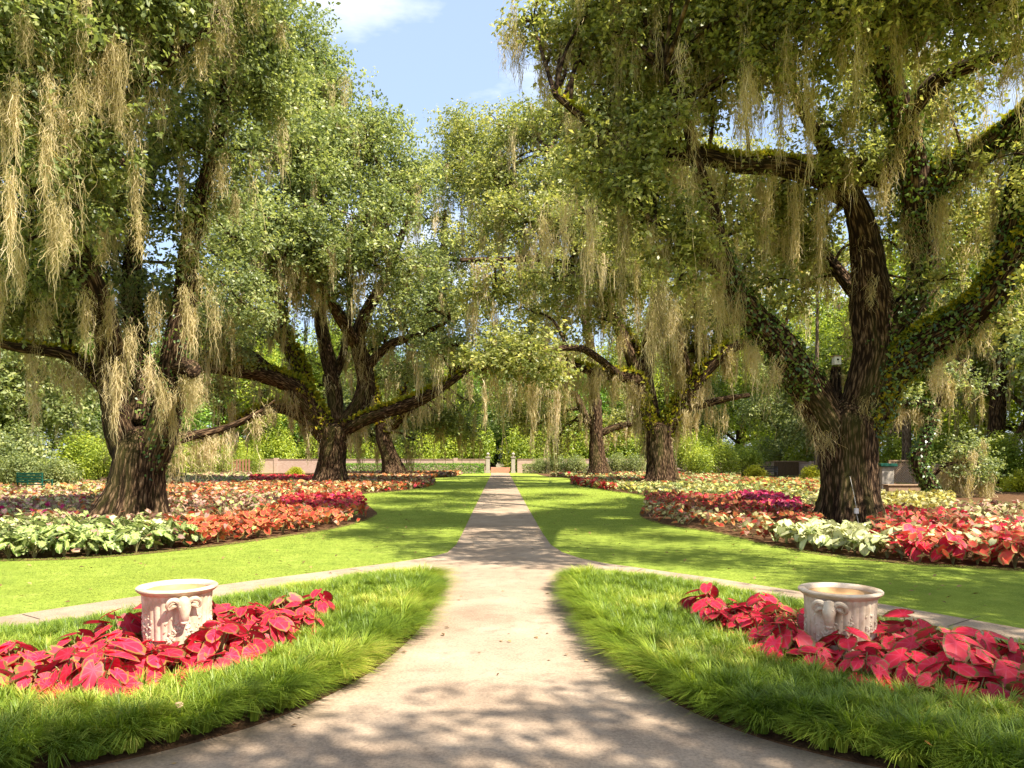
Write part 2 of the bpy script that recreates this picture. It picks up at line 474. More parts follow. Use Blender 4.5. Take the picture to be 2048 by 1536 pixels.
# ------------------------------------------------------------------ ground, lawn, path, beds
def sheet(name, poly, z, m, thick=0.0, kind='structure'):
    bm = bmesh.new()
    vs = [bm.verts.new((x, y, z)) for x, y in poly]
    f = bm.faces.new(vs)
    if f.calc_area() and f.normal.z < 0: pass
    bm.normal_update()
    if f.normal.z < 0: f.normal_flip()
    if thick:
        r = bmesh.ops.extrude_face_region(bm, geom=[f])
        for v in [g for g in r['geom'] if isinstance(g, bmesh.types.BMVert)]: pass
        low = [g for g in r['geom'] if isinstance(g, bmesh.types.BMVert)]
        for v in low: v.co.z = z
        for v in vs: v.co.z = z - thick
    bmesh.ops.recalc_face_normals(bm, faces=bm.faces)
    bmesh.ops.triangulate(bm, faces=[f for f in bm.faces if len(f.verts) > 4])
    me = bpy.data.meshes.new(name); bm.to_mesh(me); bm.free()
    me.materials.append(m)
    o = link(name, me)
    tag(o, kind=kind)
    return o

sheet('ground', [(-600, -200), (600, -200), (600, 900), (-600, 900)], 0.0, M_lawn)

pl = [G(982, 946), G(982, 950), G(950, 1015), G(925, 1068), G(912, 1092), G(895, 1107), G(860, 1117), G(800, 1126), G(700, 1139), G(500, 1165), G(275, 1196), G(0, 1238)]
pr = [G(1018, 946), G(1020, 950), G(1055, 1015), G(1085, 1068), G(1102, 1092), G(1125, 1107), G(1160, 1119), G(1210, 1129), G(1290, 1140), G(1440, 1161), G(1610, 1188), G(1760, 1211), G(2048, 1262)]
path_poly = pl + [(-9, 3.2), (-14, -2.5), (-14, -9), (14, -9), (14, -2.5), (9, 2.9)] + pr[::-1]
sheet('path', path_poly, 0.022, M_path, thick=0.05)
# expansion joints cut in the concrete
jm = plain('path_joint', (0.10, 0.075, 0.055), 0.95)
def joint(a, b, w=0.012):
    a, b = np.array(a), np.array(b); d = norm(b - a); n = np.array((-d[1], d[0])) * w / 2
    bm = bmesh.new()
    bm.faces.new([bm.verts.new((*q, 0.026)) for q in (a - n, b - n, b + n, a + n)])
    bmesh.ops.recalc_face_normals(bm, faces=bm.faces)
    me = bpy.data.meshes.new('path_joint'); bm.to_mesh(me); bm.free(); me.materials.append(jm)
    tag(link('path_joint', me), kind='structure')
joint(G(700, 1141), G(748, 1149)); joint(G(45, 1233), G(80, 1243)); joint(G(1895, 1258), G(1960, 1237)); joint(G(1285, 1141), G(1262, 1150))
for yy in (16.5, 21, 25.5, 30): joint((-0.88, yy), (0.9, yy))

LBED = smooth_poly([G(-400, 1128), G(0, 1123), G(200, 1116), G(400, 1097), G(560, 1075), G(690, 1053), G(752, 1031), G(745, 1018), G(722, 1000), G(716, 990), G(770, 985), G(835, 978), G(870, 968), G(852, 958), G(905, 953), G(925, 948), (-4.5, 78), (-25, 78), (-25, 25), (-22, 12)])
RBED = smooth_poly([G(2400, 1170), G(2048, 1143), G(1830, 1130), G(1640, 1110), G(1540, 1092), G(1440, 1067), G(1330, 1050), G(1280, 1032), G(1288, 1012), G(1292, 998), G(1285, 991), G(1200, 979), G(1143, 968), G(1150, 958), G(1095, 953), G(1075, 948), (4.5, 78), (24, 78), (24, 25), (18, 12)])
sheet('bed_soil', LBED, 0.006, M_soil)
sheet('bed_soil', RBED, 0.006, M_soil)
LB = smooth_poly([G(878, 1168), G(872, 1206), G(838, 1262), G(782, 1318), G(702, 1374), G(562, 1440), G(402, 1490), G(160, 1546), (-3.2, 3.5), (-5.4, 3.2), (-8.2, 3.0), (-6.4, 5.6), G(0, 1257, .15), G(430, 1194, .15), G(620, 1167, .14), G(745, 1150, .12), G(850, 1150, .08)], 4)
RB = smooth_poly([G(1133, 1168), G(1140, 1205), G(1180, 1272), G(1250, 1342), G(1350, 1413), G(1480, 1470), G(1640, 1517), G(1780, 1548), (2.9, 3.35), (5.2, 3.0), (8.2, 2.7), (6.2, 5.5), G(2048, 1291, .15), G(1760, 1233, .15), G(1610, 1204, .15), G(1440, 1174, .14), G(1280, 1153, .12), G(1160, 1150, .08)], 4)
sheet('bed_soil', LB, 0.032, M_soil, thick=0.03)
sheet('bed_soil', RB, 0.032, M_soil, thick=0.03)

# ------------------------------------------------------------------ grass
def blades(pos, dirs, length, lean, width, z0=0.03, seg=3, rise=0.9):
    """bent tapering ribbons; dirs (n,2) unit, lean 0..1"""
    n = len(pos)
    t = np.linspace(0, 1, seg + 1)
    side = np.stack([-dirs[:, 1], dirs[:, 0]], 1)
    V = np.zeros((n, seg + 1, 2, 3), np.float32)
    for k, tt in enumerate(t):
        out = lean * length * (tt ** 1.7)
        up = length * rise * (tt - 0.55 * lean * tt ** 2.6)
        w = width * (1 - 0.85 * tt ** 1.5) / 2
        c = pos + dirs * out[:, None]
        for s, sg in ((0, -1), (1, 1)):
            V[:, k, s, :2] = c + side * (sg * w)[:, None]
            V[:, k, s, 2] = z0 + np.maximum(up, -z0 + 0.04)
    b0 = np.arange(n)[:, None] * (2 * (seg + 1))
    k = np.arange(seg)[None, :] * 2
    Q = np.stack([b0 + k, b0 + k + 1, b0 + k + 3, b0 + k + 2], -1).reshape(-1, 4)
    return V.reshape(-1, 3), Q, 2 * (seg + 1)

def border_grass(name, poly, hole, label, tufts):
    a = area(poly)
    c = scatter(poly, int(a * tufts))
    if hole is not None: c = c[~inside(hole, c)]
    d, o = edge_dist(poly, c)
    keep_ = d > .02; c, d, o = c[keep_], d[keep_], o[keep_]
    per = 52
    n = len(c)
    pos = np.repeat(c, per, 0); dd = np.repeat(d, per); oo = np.repeat(o, per, 0)
    ang = rng.random(n * per) * 2 * np.pi
    dirs = np.stack([np.cos(ang), np.sin(ang)], 1)
    pos = pos + dirs * rng.random((n * per, 1)) * 0.025
    near = np.exp(-np.maximum(dd - .02, 0) / 0.14)[:, None]
    tl = np.repeat(rng.normal(size=(n, 2)) * 0.45, per, 0)
    dirs = norm(dirs + oo * near * 2.2 + tl)
    keep = inside(poly, pos)
    fr = np.exp(-(dd / 0.3) ** 2) * (oo[:, 1] < 0.25)          # long overhanging fringe, shorter inside
    L = (0.13 + 0.07 * rng.random(n * per) + 0.12 * fr) * np.repeat(rng.uniform(0.75, 1.2, n), per)
    lean = np.clip(rng.uniform(0.25, 0.8, n * per) + near[:, 0] * 0.35, 0, 1.1)
    wd = rng.uniform(0.0045, 0.009, n * per)
    tint = np.clip(rng.random(n * per) * 0.5 + np.repeat(rng.random(n), per) * 0.5 + .25 * (np.sin(pos[:, 0] * 2.3 + 1) * np.sin(pos[:, 1] * 3.1)), 0, 1)
    mound = 0.03 + 0.09 * (1 - np.exp(-dd / 0.3)) + 0.02 * np.repeat(rng.normal(size=n), per)
    V, Q, k = blades(pos[keep], dirs[keep], L[keep], lean[keep], wd[keep], z0=np.maximum(mound[keep], .02), seg=4)
    o = link(name, raw_mesh(name, V, Q, {'tint': np.repeat(tint[keep], k)}, [M_border]))
    tag(o, label, 'grass', kind='stuff')

# flower patches round the urns (left / right), level of the leaves 0.25
LPATCH = smooth_poly([G(-260, 1370, .24), G(0, 1376, .22), G(200, 1372, .22), G(360, 1345, .22), G(480, 1310, .22), G(600, 1262, .2), G(660, 1215, .2), G(590, 1200, .3), G(440, 1220, .3), G(280, 1262, .25), G(0, 1312, .25), G(-300, 1330, .25)], 4)
RPATCH = smooth_poly([G(1375, 1215, .2), G(1400, 1200, .3), G(1540, 1205, .3), G(1760, 1250, .3), G(2048, 1310, .3), G(2350, 1370, .25), G(2300, 1440, .22), G(2000, 1388, .24), G(1880, 1365, .24), G(1700, 1336, .24), G(1560, 1300, .24), G(1460, 1262, .22)], 4)
border_grass('border_grass', LB, LPATCH, 'shaggy green border grass edging the bed left of the wide path', 270)
border_grass('border_grass', RB, RPATCH, 'shaggy green border grass edging the bed right of the wide path', 270)

LL = pl[1:] + [(-9, 3.2)] + [(-14, 6), (-14, 14), G(-400, 1128)] + [tuple(p) for p in LBED[5:75]]
RL = pr[1:] + [(9, 2.9)] + [(14, 6), (14, 14), G(2400, 1170)] + [tuple(p) for p in RBED[5:75]]
def turf(poly, label):
    out = []
    c = scatter(poly, int(area(poly) * 2300))
    keep = rng.random(len(c)) < np.clip((10.0 / np.maximum(c[:, 1], 4)) ** 1.5, 0.03, 1)
    keep &= (c[:, 1] < 45) & (np.abs(c[:, 0]) < 0.75 * c[:, 1] + 1)
    c = c[keep]
    n = len(c)
    a = rng.random(n) * 2 * np.pi
    s = np.clip(c[:, 1] / 10, 0.8, 3)
    V, Q, k = blades(c, np.stack([np.cos(a), np.sin(a)], 1), rng.uniform(0.03, 0.055, n) * s ** 0.4, rng.uniform(0.2, 0.9, n), rng.uniform(0.006, 0.012, n) * s, z0=0.0, seg=2)
    o = link('lawn_grass', raw_mesh('lawn_grass', V, Q, {'tint': np.repeat(np.clip(.6 * rng.random(n) + .22 + .16 * np.sin(c[:, 0] * 1.1 + 2 * np.sin(c[:, 1] * .45)) * np.sin(c[:, 1] * .9 + np.sin(c[:, 0] * .7)) + .1 * np.sin(c[:, 0] * 4.1) * np.sin(c[:, 1] * 3.3), 0, 1), k)}, [M_turf]))
    tag(o, label, 'grass', kind='stuff')
turf(LL, 'short mown lawn grass left of the straight path')
turf(RL, 'short mown lawn grass right of the straight path')

# ------------------------------------------------------------------ caladiums
def heart(nseg=14):
    """flat heart leaf, length 1, petiole joint at origin, tip towards +x; returns V, tris, quads, rim"""
    out = []
    for k in range(nseg):
        a = 2 * math.pi * k / nseg
        r = 0.34 + 0.36 * max(0, math.cos(a)) ** 3.0 + 0.02 * math.cos(2 * a) + 0.012 * math.sin(5 * a + 1)
        if abs(a - math.pi) < 0.01: r = 0.13
        out.append((r * math.cos(a), 1.05 * r * math.sin(a)))
    out = np.array(out)
    mid = out * 0.6
    V = np.zeros((1 + 2 * nseg, 3))
    V[1:1 + nseg, :2] = mid; V[1 + nseg:, :2] = out
    V[:, 2] = 0.18 * np.abs(V[:, 1]) - 0.28 * np.maximum(V[:, 0], 0) ** 2 - 0.25 * V[:, 1] ** 2
    k = np.arange(nseg); k2 = (k + 1) % nseg
    tri = np.stack([np.zeros(nseg, int), 1 + k, 1 + k2], 1)
    quad = np.stack([1 + k, 1 + nseg + k, 1 + nseg + k2, 1 + k2], 1)
    rim = np.concatenate([[0], np.full(nseg, 0.55), np.full(nseg, 1.0)])
    return V, tri, quad, rim
HEART = heart(18)
HEART_S = heart(10)

def place_leaves(pos, yaw, pitch, roll, size, shape, tint):
    """many heart leaves -> arrays"""
    Vh, tri, quad, rim = shape
    n = len(pos); m = len(Vh)
    cy, sy, cp, sp, cr, sr = np.cos(yaw), np.sin(yaw), np.cos(pitch), np.sin(pitch), np.cos(roll), np.sin(roll)
    L = Vh[None] * size[:, None, None]
    x, y, z = L[..., 0], L[..., 1], L[..., 2]
    y, z = y * cr[:, None] - z * sr[:, None], y * sr[:, None] + z * cr[:, None]
    x, z = x * cp[:, None] + z * sp[:, None], -x * sp[:, None] + z * cp[:, None]     # positive pitch = tip down
    X = x * cy[:, None] - y * sy[:, None]; Y = x * sy[:, None] + y * cy[:, None]
    V = np.stack([X, Y, z], -1) + pos[:, None]
    off = (np.arange(n) * m)[:, None, None]
    return V.reshape(-1, 3), (tri[None] + off).reshape(-1, 3), (quad[None] + off).reshape(-1, 4), np.tile(rim, n), np.repeat(tint, m)

M_stem = plain('caladium_stem', (0.22, 0.20, 0.08), 0.6)
def caladium_meshes(name, m, leaf, height, spread, nl, seed):
    global rng
    keep = rng; rng = np.random.default_rng(seed)
    yaw = np.arange(nl) * 2.4 + rng.normal(0, 0.3, nl)
    u = np.sqrt((np.arange(nl) + 0.5) / nl)
    h = height * (1.0 - 0.55 * u ** 2) * rng.uniform(0.85, 1.1, nl)
    pos = np.stack([np.cos(yaw) * u * spread, np.sin(yaw) * u * spread, h], 1)
    pitch = 0.1 + 0.62 * u + rng.normal(0, 0.25, nl)
    V, t, q, rim, ti = place_leaves(pos, yaw, pitch, rng.normal(0, 0.45, nl), leaf * rng.uniform(0.65, 1.25, nl), HEART, rng.random(nl))
    leaves = raw_mesh(name + '_leaves', V, [t, q], {'rim': rim, 'tint': ti, 'luv': np.tile(HEART[0], (nl, 1))}, [m], smooth=True)
    SV, SQ = [], []
    for p in pos:
        pts = catmull([(0.02 * p[0], 0.02 * p[1], 0), (p[0] * 0.35, p[1] * 0.35, p[2] * 0.65), tuple(p - np.array((0, 0, 0.004)))], 3)
        v, qq, _ = tube_arrays(pts, np.full(len(pts), 0.0045), 4)
        SQ.append(qq + sum(len(x) for x in SV)); SV.append(v)
    stems = raw_mesh(name + '_stems', np.vstack(SV), np.vstack(SQ), None, [M_stem])
    rng = keep
    return leaves, stems

def caladium_row(points, variants, label, group, scale=(0.85, 1.15), z=0.0):
    for i, (x, y) in enumerate(points):
        lv, st = variants[i % len(variants)]
        root = empty('caladium_plant', (x, y, z), random.uniform(0, 6.28))
        s = random.uniform(*scale); root.scale = (s, s, s * random.uniform(0.9, 1.1))
        tag(root, label, 'caladium', group)
        link('leaves', lv, root); link('stems', st, root)

def poisson(poly, d, n=4000, avoid=()):
    c = scatter(poly, n)
    out = []
    grid = {}
    for p in c:
        if any((p[0] - ax) ** 2 + (p[1] - ay) ** 2 < ar ** 2 for ax, ay, ar in avoid): continue
        g = (int(p[0] / d), int(p[1] / d))
        if any((p[0] - q[0]) ** 2 + (p[1] - q[1]) ** 2 < d * d for i in (-1, 0, 1) for j in (-1, 0, 1) for q in grid.get((g[0] + i, g[1] + j), ())): continue
        grid.setdefault(g, []).append(p); out.append(p)
    return np.array(out)

UL = (*G(355, 1340), 0.31); UR = (*G(1680, 1352), 0.31)
redV = [caladium_meshes('red_caladium', C_red, 0.17, 0.36, 0.2, 20, 100 + i) for i in range(6)] + [caladium_meshes('green_edged_caladium', C_redgreen, 0.16, 0.36, 0.2, 17, 190)]
caladium_row([p for p in poisson(LPATCH, 0.21, avoid=[UL]) if p[0] > -0.75 * p[1] - 0.5], redV, 'crimson caladium plant massed around the stone urn left of the path', 'red caladiums round the left urn', (0.8, 1.15))
caladium_row([p for p in poisson(RPATCH, 0.21, avoid=[UR]) if p[0] < 0.75 * p[1] + 0.5], redV, 'crimson caladium plant massed around the stone urn right of the path', 'red caladiums round the right urn', (0.8, 1.15))

whiteV = [caladium_meshes('white_caladium', C_white, 0.23, 0.42, 0.2, 13, 200 + i) for i in range(5)]
greenV = [caladium_meshes('green_caladium', C_green, 0.23, 0.42, 0.2, 13, 300 + i) for i in range(5)]
coralV = [caladium_meshes('coral_caladium', C_coral, 0.19, 0.38, 0.2, 14, 400 + i) for i in range(5)]
redbV = [caladium_meshes('red_caladium', C_coral, 0.24, 0.44, 0.2, 12, 500 + i) for i in range(3)] + [caladium_meshes('red_caladium', C_red, 0.24, 0.44, 0.2, 12, 510 + i) for i in range(3)]
def band(pix_front, depth):
    """strip of ground behind a front edge given by photo pixels"""
    f = catmull([G(*p) for p in pix_front], 4)
    d = np.gradient(f, axis=0); nrm = norm(np.stack([-d[:, 1], d[:, 0]], 1))
    nrm[nrm[:, 1] < 0] *= -1
    return np.vstack([f + nrm * 0.12, (f + nrm * depth)[::-1]])
caladium_row(poisson(band([(-60, 1123), (200, 1114), (395, 1095)], 1.5), 0.33), greenV, 'pale green and white caladium in the front row of the left bed', 'white caladiums of the left bed')
caladium_row(poisson(band([(395, 1095), (560, 1071), (690, 1046)], 1.5), 0.36), coralV, 'coral red caladium in the front row of the left bed', 'coral caladiums of the left bed')
caladium_row(poisson(band([(1540, 1089), (1640, 1107), (1760, 1120)], 1.1), 0.32), whiteV, 'creamy white caladium in front of the ivy oak', 'white caladiums of the right bed')
caladium_row(poisson(band([(1775, 1122), (1900, 1133), (2090, 1143)], 1.2), 0.33), redbV, 'red caladium with pale margins at the front of the right bed', 'red caladiums of the right bed')

# drifts of the deep beds: ground cover nobody could count
def drift(poly_w, mats_w, label, dens=30, leaf=0.2, hgt=0.36, zvar=0.1, name='caladium_drift', clip=None):
    dens *= 1.5; leaf *= .84
    pts = scatter(poly_w, int(area(poly_w) * dens))
    if clip is not None and len(pts): pts = pts[inside(clip, pts)]
    for tx, ty, tr in TRUNKS: pts = pts[np.hypot(pts[:, 0] - tx, pts[:, 1] - ty) > tr]
    if not len(pts): return
    n = len(pts)
    bumps = 0.5 + 0.5 * np.sin(pts[:, 0] * 9.1 + 1.7 * np.sin(pts[:, 1] * 5.3)) * np.sin(pts[:, 1] * 7.7)
    h = hgt * (0.72 + 0.3 * bumps) + rng.normal(0, zvar * 0.35, n)
    # low leaves hide the stems at the border
    low = rng.random(n) < 0.3; h[low] *= rng.uniform(0.35, 0.8, low.sum())
    s = leaf * rng.uniform(0.75, 1.25, n) * np.clip(pts[:, 1] / 26, 1, 1.7)
    V, t, q, rim, ti = place_leaves(np.column_stack([pts, h]), rng.random(n) * 6.28, rng.normal(0.45, 0.3, n), rng.normal(0, 0.35, n), s, HEART_S, rng.random(n))
    k = len(mats_w)
    mi = rng.choice(k, size=n, p=np.array([w for _, w in mats_w]) / sum(w for _, w in mats_w))
    me = raw_mesh(name, V, [t, q], {'rim': rim, 'tint': ti, 'luv': np.tile(HEART_S[0], (n, 1))}, [m for m, _ in mats_w], np.concatenate([np.repeat(mi, 10), np.repeat(mi, 10)]), smooth=True)
    tag(link(name, me), label, 'flower bed', kind='stuff')

T_L1, T_R1 = P(268, 1041, 18.0), P(1698, 1050, 18.3)
T_L2, T_R2 = P(660, 972, 42.5), P(1322, 972, 42.0)
T_L3, T_R3 = P(788, 955, 60.0), P(1197, 955, 60.0)
TRUNKS = [(T_L1[0], T_L1[1], 1.0), (T_R1[0], T_R1[1], 1.05), (T_L2[0], T_L2[1], 1.1), (T_R2[0], T_R2[1], 1.1), (T_L3[0], T_L3[1], 1.0), (T_R3[0], T_R3[1], 1.0)]
def LV(*pix, h=0.3): return [G(x, y, h) for x, y in pix]
Lc, Rc = LBED, RBED
drift(LV((-420, 1040), (300, 1040), (390, 1062), (395, 1088), (-420, 1108), h=.3), [(C_green, 6), (C_white, 2), (C_pink, .5)], 'pale green and white caladiums massed under the front left oak', 30, .21, .4, clip=Lc)
drift(LV((330, 1042), (560, 1010), (735, 1012), (745, 1025), (690, 1042), (395, 1085)), [(C_coral, 5), (C_orange, 2), (C_pink, 1), (C_green, .5)], 'coral caladiums massed behind the front row of the left bed', 32, .19, .36, clip=Lc)
drift(LV((-420, 985), (180, 985), (180, 1040), (-420, 1042)), [(C_pink, 4), (C_orange, 1), (C_magenta, .8), (C_cream, 3), (C_green, 1.5)], 'mixed pink caladiums beside the front left oak', 26, .21, .4, clip=Lc)
drift(LV((180, 1018), (330, 1000), (560, 988), (560, 1010), (330, 1042), (180, 1042)), [(C_pink, 4), (C_bronze, 2), (C_cream, 1), (C_green, 1)], 'dusky pink caladiums right of the front left oak trunk', 26, .22, .4, clip=Lc)
drift(LV((560, 988), (722, 986), (735, 1010), (560, 1010)), [(C_red, 5), (C_coral, 2), (C_magenta, 1)], 'bright red caladiums at the inner bend of the left bed', 30, .2, .36, clip=Lc)
drift(LV((330, 966), (600, 962), (860, 962), (870, 972), (720, 985), (330, 998)), [(C_orange, 4), (C_coral, 2), (C_cream, 3), (C_pink, 2), (C_green, 1), (C_red, .6)], 'orange caladiums in a long band below the second left oak', 22, .2, .36, clip=Lc)
drift(LV((-420, 962), (330, 962), (330, 998), (-420, 985)), [(C_orange, 2), (C_pink, 3), (C_cream, 2.5), (C_gold, 1), (C_green, 1)], 'peach caladiums near the green bench', 18, .22, .38, clip=Lc)
drift(LV((500, 951), (640, 951), (640, 962), (500, 962)), [(C_red, 4), (C_bronze, 2)], 'dark red caladiums left of the second left oak', 16, .22, .36, clip=Lc)
drift(LV((200, 945), (500, 945), (500, 962), (200, 962)), [(C_cream, 2), (C_pink, 3), (C_green, 2)], 'pale pink caladiums at the back of the left bed', 12, .24, .36, clip=Lc)
drift(LV((640, 945), (930, 942), (905, 950), (870, 962), (640, 962)), [(C_orange, 3), (C_cream, 2), (C_bronze, 2), (C_pink, 2)], 'orange caladiums around the third left oak', 13, .24, .36, clip=Lc)

drift(LV((1290, 1000), (1330, 1008), (1560, 1040), (1560, 1075), (1440, 1058), (1330, 1042), (1280, 1025)), [(C_cream, 4), (C_orange, 2), (C_coral, 1), (C_pink, 1.5)], 'cream and orange caladiums along the right bed edge', 32, .19, .36, clip=Rc)
drift(LV((1440, 1048), (1560, 1055), (1560, 1092), (1440, 1064)), [(C_coral, 2), (C_bronze, 2), (C_cream, 2)], 'bronze and coral caladiums beside the white clump', 30, .2, .38, clip=Rc)
drift(LV((1290, 985), (1480, 990), (1660, 1015), (1640, 1045), (1540, 1035), (1330, 1008), (1292, 998)), [(C_bronze, 4), (C_red, 2), (C_orange, 1)], 'bronze red caladiums left of the ivy oak', 28, .2, .38, clip=Rc)
drift(LV((1460, 988), (1540, 990), (1600, 1008), (1600, 1022), (1540, 1015)), [(C_magenta, 6), (C_red, 1)], 'streak of magenta caladiums left of the ivy oak', 40, .2, .47, clip=Rc)
drift(LV((1160, 962), (1480, 968), (1640, 985), (1660, 1012), (1480, 988), (1290, 984), (1200, 975)), [(C_green, 3), (C_cream, 3), (C_gold, 2)], 'pale green caladiums below the second right oak', 22, .2, .36, clip=Rc)
drift(LV((1480, 955), (1640, 958), (1640, 985), (1480, 968)), [(C_orange, 2), (C_gold, 2), (C_green, 2), (C_bronze, 1)], 'orange and green caladiums behind the ivy oak', 15, .22, .36, clip=Rc)
drift(LV((1100, 945), (1480, 945), (1480, 968), (1160, 962), (1143, 958)), [(C_cream, 3), (C_orange, 2), (C_green, 2), (C_red, .5)], 'pale caladiums around the second right oak', 14, .23, .36, clip=Rc)
drift(LV((1140, 956), (1190, 962), (1240, 972), (1190, 976), (1140, 966)), [(C_red, 3), (C_coral, 2)], 'red caladiums at the inner tip of the right bed', 20, .22, .4, clip=Rc)
drift(LV((1740, 985), (1910, 985), (1910, 1018), (1740, 1012)), [(C_gold, 4), (C_cream, 3)], 'golden caladiums right of the ivy oak', 26, .2, .38, clip=Rc)
drift(LV((1910, 1005), (2420, 1015), (2420, 1060), (1950, 1042), (1910, 1018)), [(C_cream, 4), (C_pink, 2), (C_bronze, 1)], 'cream caladiums at the far side of the right bed', 26, .22, .4, clip=Rc)
drift(LV((1740, 1012), (1910, 1018), (1950, 1042), (1880, 1060), (1740, 1050)), [(C_bronze, 3), (C_red, 2), (C_coral, 1)], 'dark red caladiums at the foot of the ivy oak', 26, .21, .36, clip=Rc)
drift(LV((1900, 1060), (1950, 1042), (2420, 1060), (2420, 1130), (2000, 1110), (1800, 1105), (1740, 1060)), [(C_coral, 3), (C_white, 2), (C_red, 2)], 'red and white caladiums behind the front row of the right bed', 28, .22, .42, clip=Rc)
drift(LV((1540, 1050), (1740, 1052), (1760, 1100), (1640, 1095), (1545, 1085)), [(C_white, 6), (C_green, 2)], 'white caladiums in front of the ivy oak trunk', 28, .22, .42, clip=Rc)

# ------------------------------------------------------------------ trees
SUBK, DENS, PUFF, MOSSK = 3.0, 1.5, 1.12, 4.2
STAT = []
def leaf_arrays(pos, outw, size, droop=0.0, flat=0.55):
    n = len(pos)
    nr = norm(np.array((0, 0, flat)) + 0.55 * outw + 0.75 * unit(n))
    d = unit(n) + 0.5 * outw; d[:, 2] -= droop
    d = norm(d - nr * np.sum(d * nr, 1, keepdims=True))
    s = np.cross(nr, d)
    L = size[:, None]; Wd = 0.27 * L
    fold = nr * (0.10 * L)
    V = np.stack([pos, pos + d * L * 0.5 - s * Wd + fold, pos + d * L, pos + d * L * 0.5 + s * Wd + fold], 1)
    return V.reshape(-1, 3)

def quads(n): return np.arange(n * 4, dtype=np.int32).reshape(n, 4)

class Limb:
    def __init__(s, pts, per=6, wob=0.0):
        p = np.array([P(x, y, Y) for x, y, Y, w in pts]); r = np.array([w / 2 * Y / F for x, y, Y, w in pts])
        s.set(np.column_stack([p, r]), per, wob)
    def set(s, pr, per=6, wob=0.0):
        c = catmull(pr, per)
        s.p, s.r = c[:, :3].copy(), np.maximum(c[:, 3], 0.012)
        if wob:
            w = rng.normal(size=(len(s.p), 3)) * wob
            w[0] = 0
            s.p += np.cumsum(w, 0) * 0.3 + w * 0.5
        return s

def world_limb(pr, per=6, wob=0.0):
    l = Limb.__new__(Limb); return l.set(np.array(pr, float), per, wob)

def bark_tube(limb, n=18, rough=0.07, flare=0.0, ridges=7):
    k = len(limb.p)
    a = np.linspace(0, 2 * np.pi, n, endpoint=False)
    seg = np.concatenate([[0], np.cumsum(np.linalg.norm(np.diff(limb.p, axis=0), axis=1))])
    ph = rng.random(6) * 6.28
    rad = np.tile(limb.r[:, None], (1, n))
    rad *= 1 + rough * (np.sin(ridges * a[None] + ph[0] + 0.8 * np.sin(seg[:, None] * 1.3 + ph[1])) * 0.5 + np.sin(3 * a[None] + ph[2] + seg[:, None] * 0.9) * 0.7 + np.sin(seg[:, None] * 3.1 + 2 * a[None] + ph[3]) * 0.5)
    rad *= 1 + rng.normal(0, rough * 0.25, rad.shape)
    if flare:
        f = np.exp(-seg / 0.55)[:, None]
        rad *= 1 + flare * f * (0.55 + 0.45 * np.sin(5 * a[None] + ph[4]) + 0.2 * np.sin(8 * a[None] + ph[5]))
    V, Q, fr = tube_arrays(limb.p, rad, n)
    bark = np.stack([np.cos(a)[None] * limb.r[:, None] * 1.6, np.sin(a)[None] * limb.r[:, None] * 1.6, np.tile((seg * 0.24)[:, None], (1, n))], -1).reshape(-1, 3)
    i0, i1 = len(V), len(V) + 1
    V = np.vstack([V, limb.p[:1], limb.p[-1:]])
    bark = np.vstack([bark, [[0, 0, 0]], [[0, 0, seg[-1] * .24]]])
    j = np.arange(n); j2 = (j + 1) % n; b0 = n * (k - 1)
    Q = [Q, np.stack([np.full(n, i0), j2, j], 1), np.stack([np.full(n, i1), b0 + j, b0 + j2], 1)]
    return V, Q, bark

def add_wood(name, limb, parent, base, m=None, **kw):
    V, Q, bark = bark_tube(limb, **kw)
    return link(name, raw_mesh(name, V - base, Q, {'bark': bark}, [m or M_bark], smooth=True), parent)

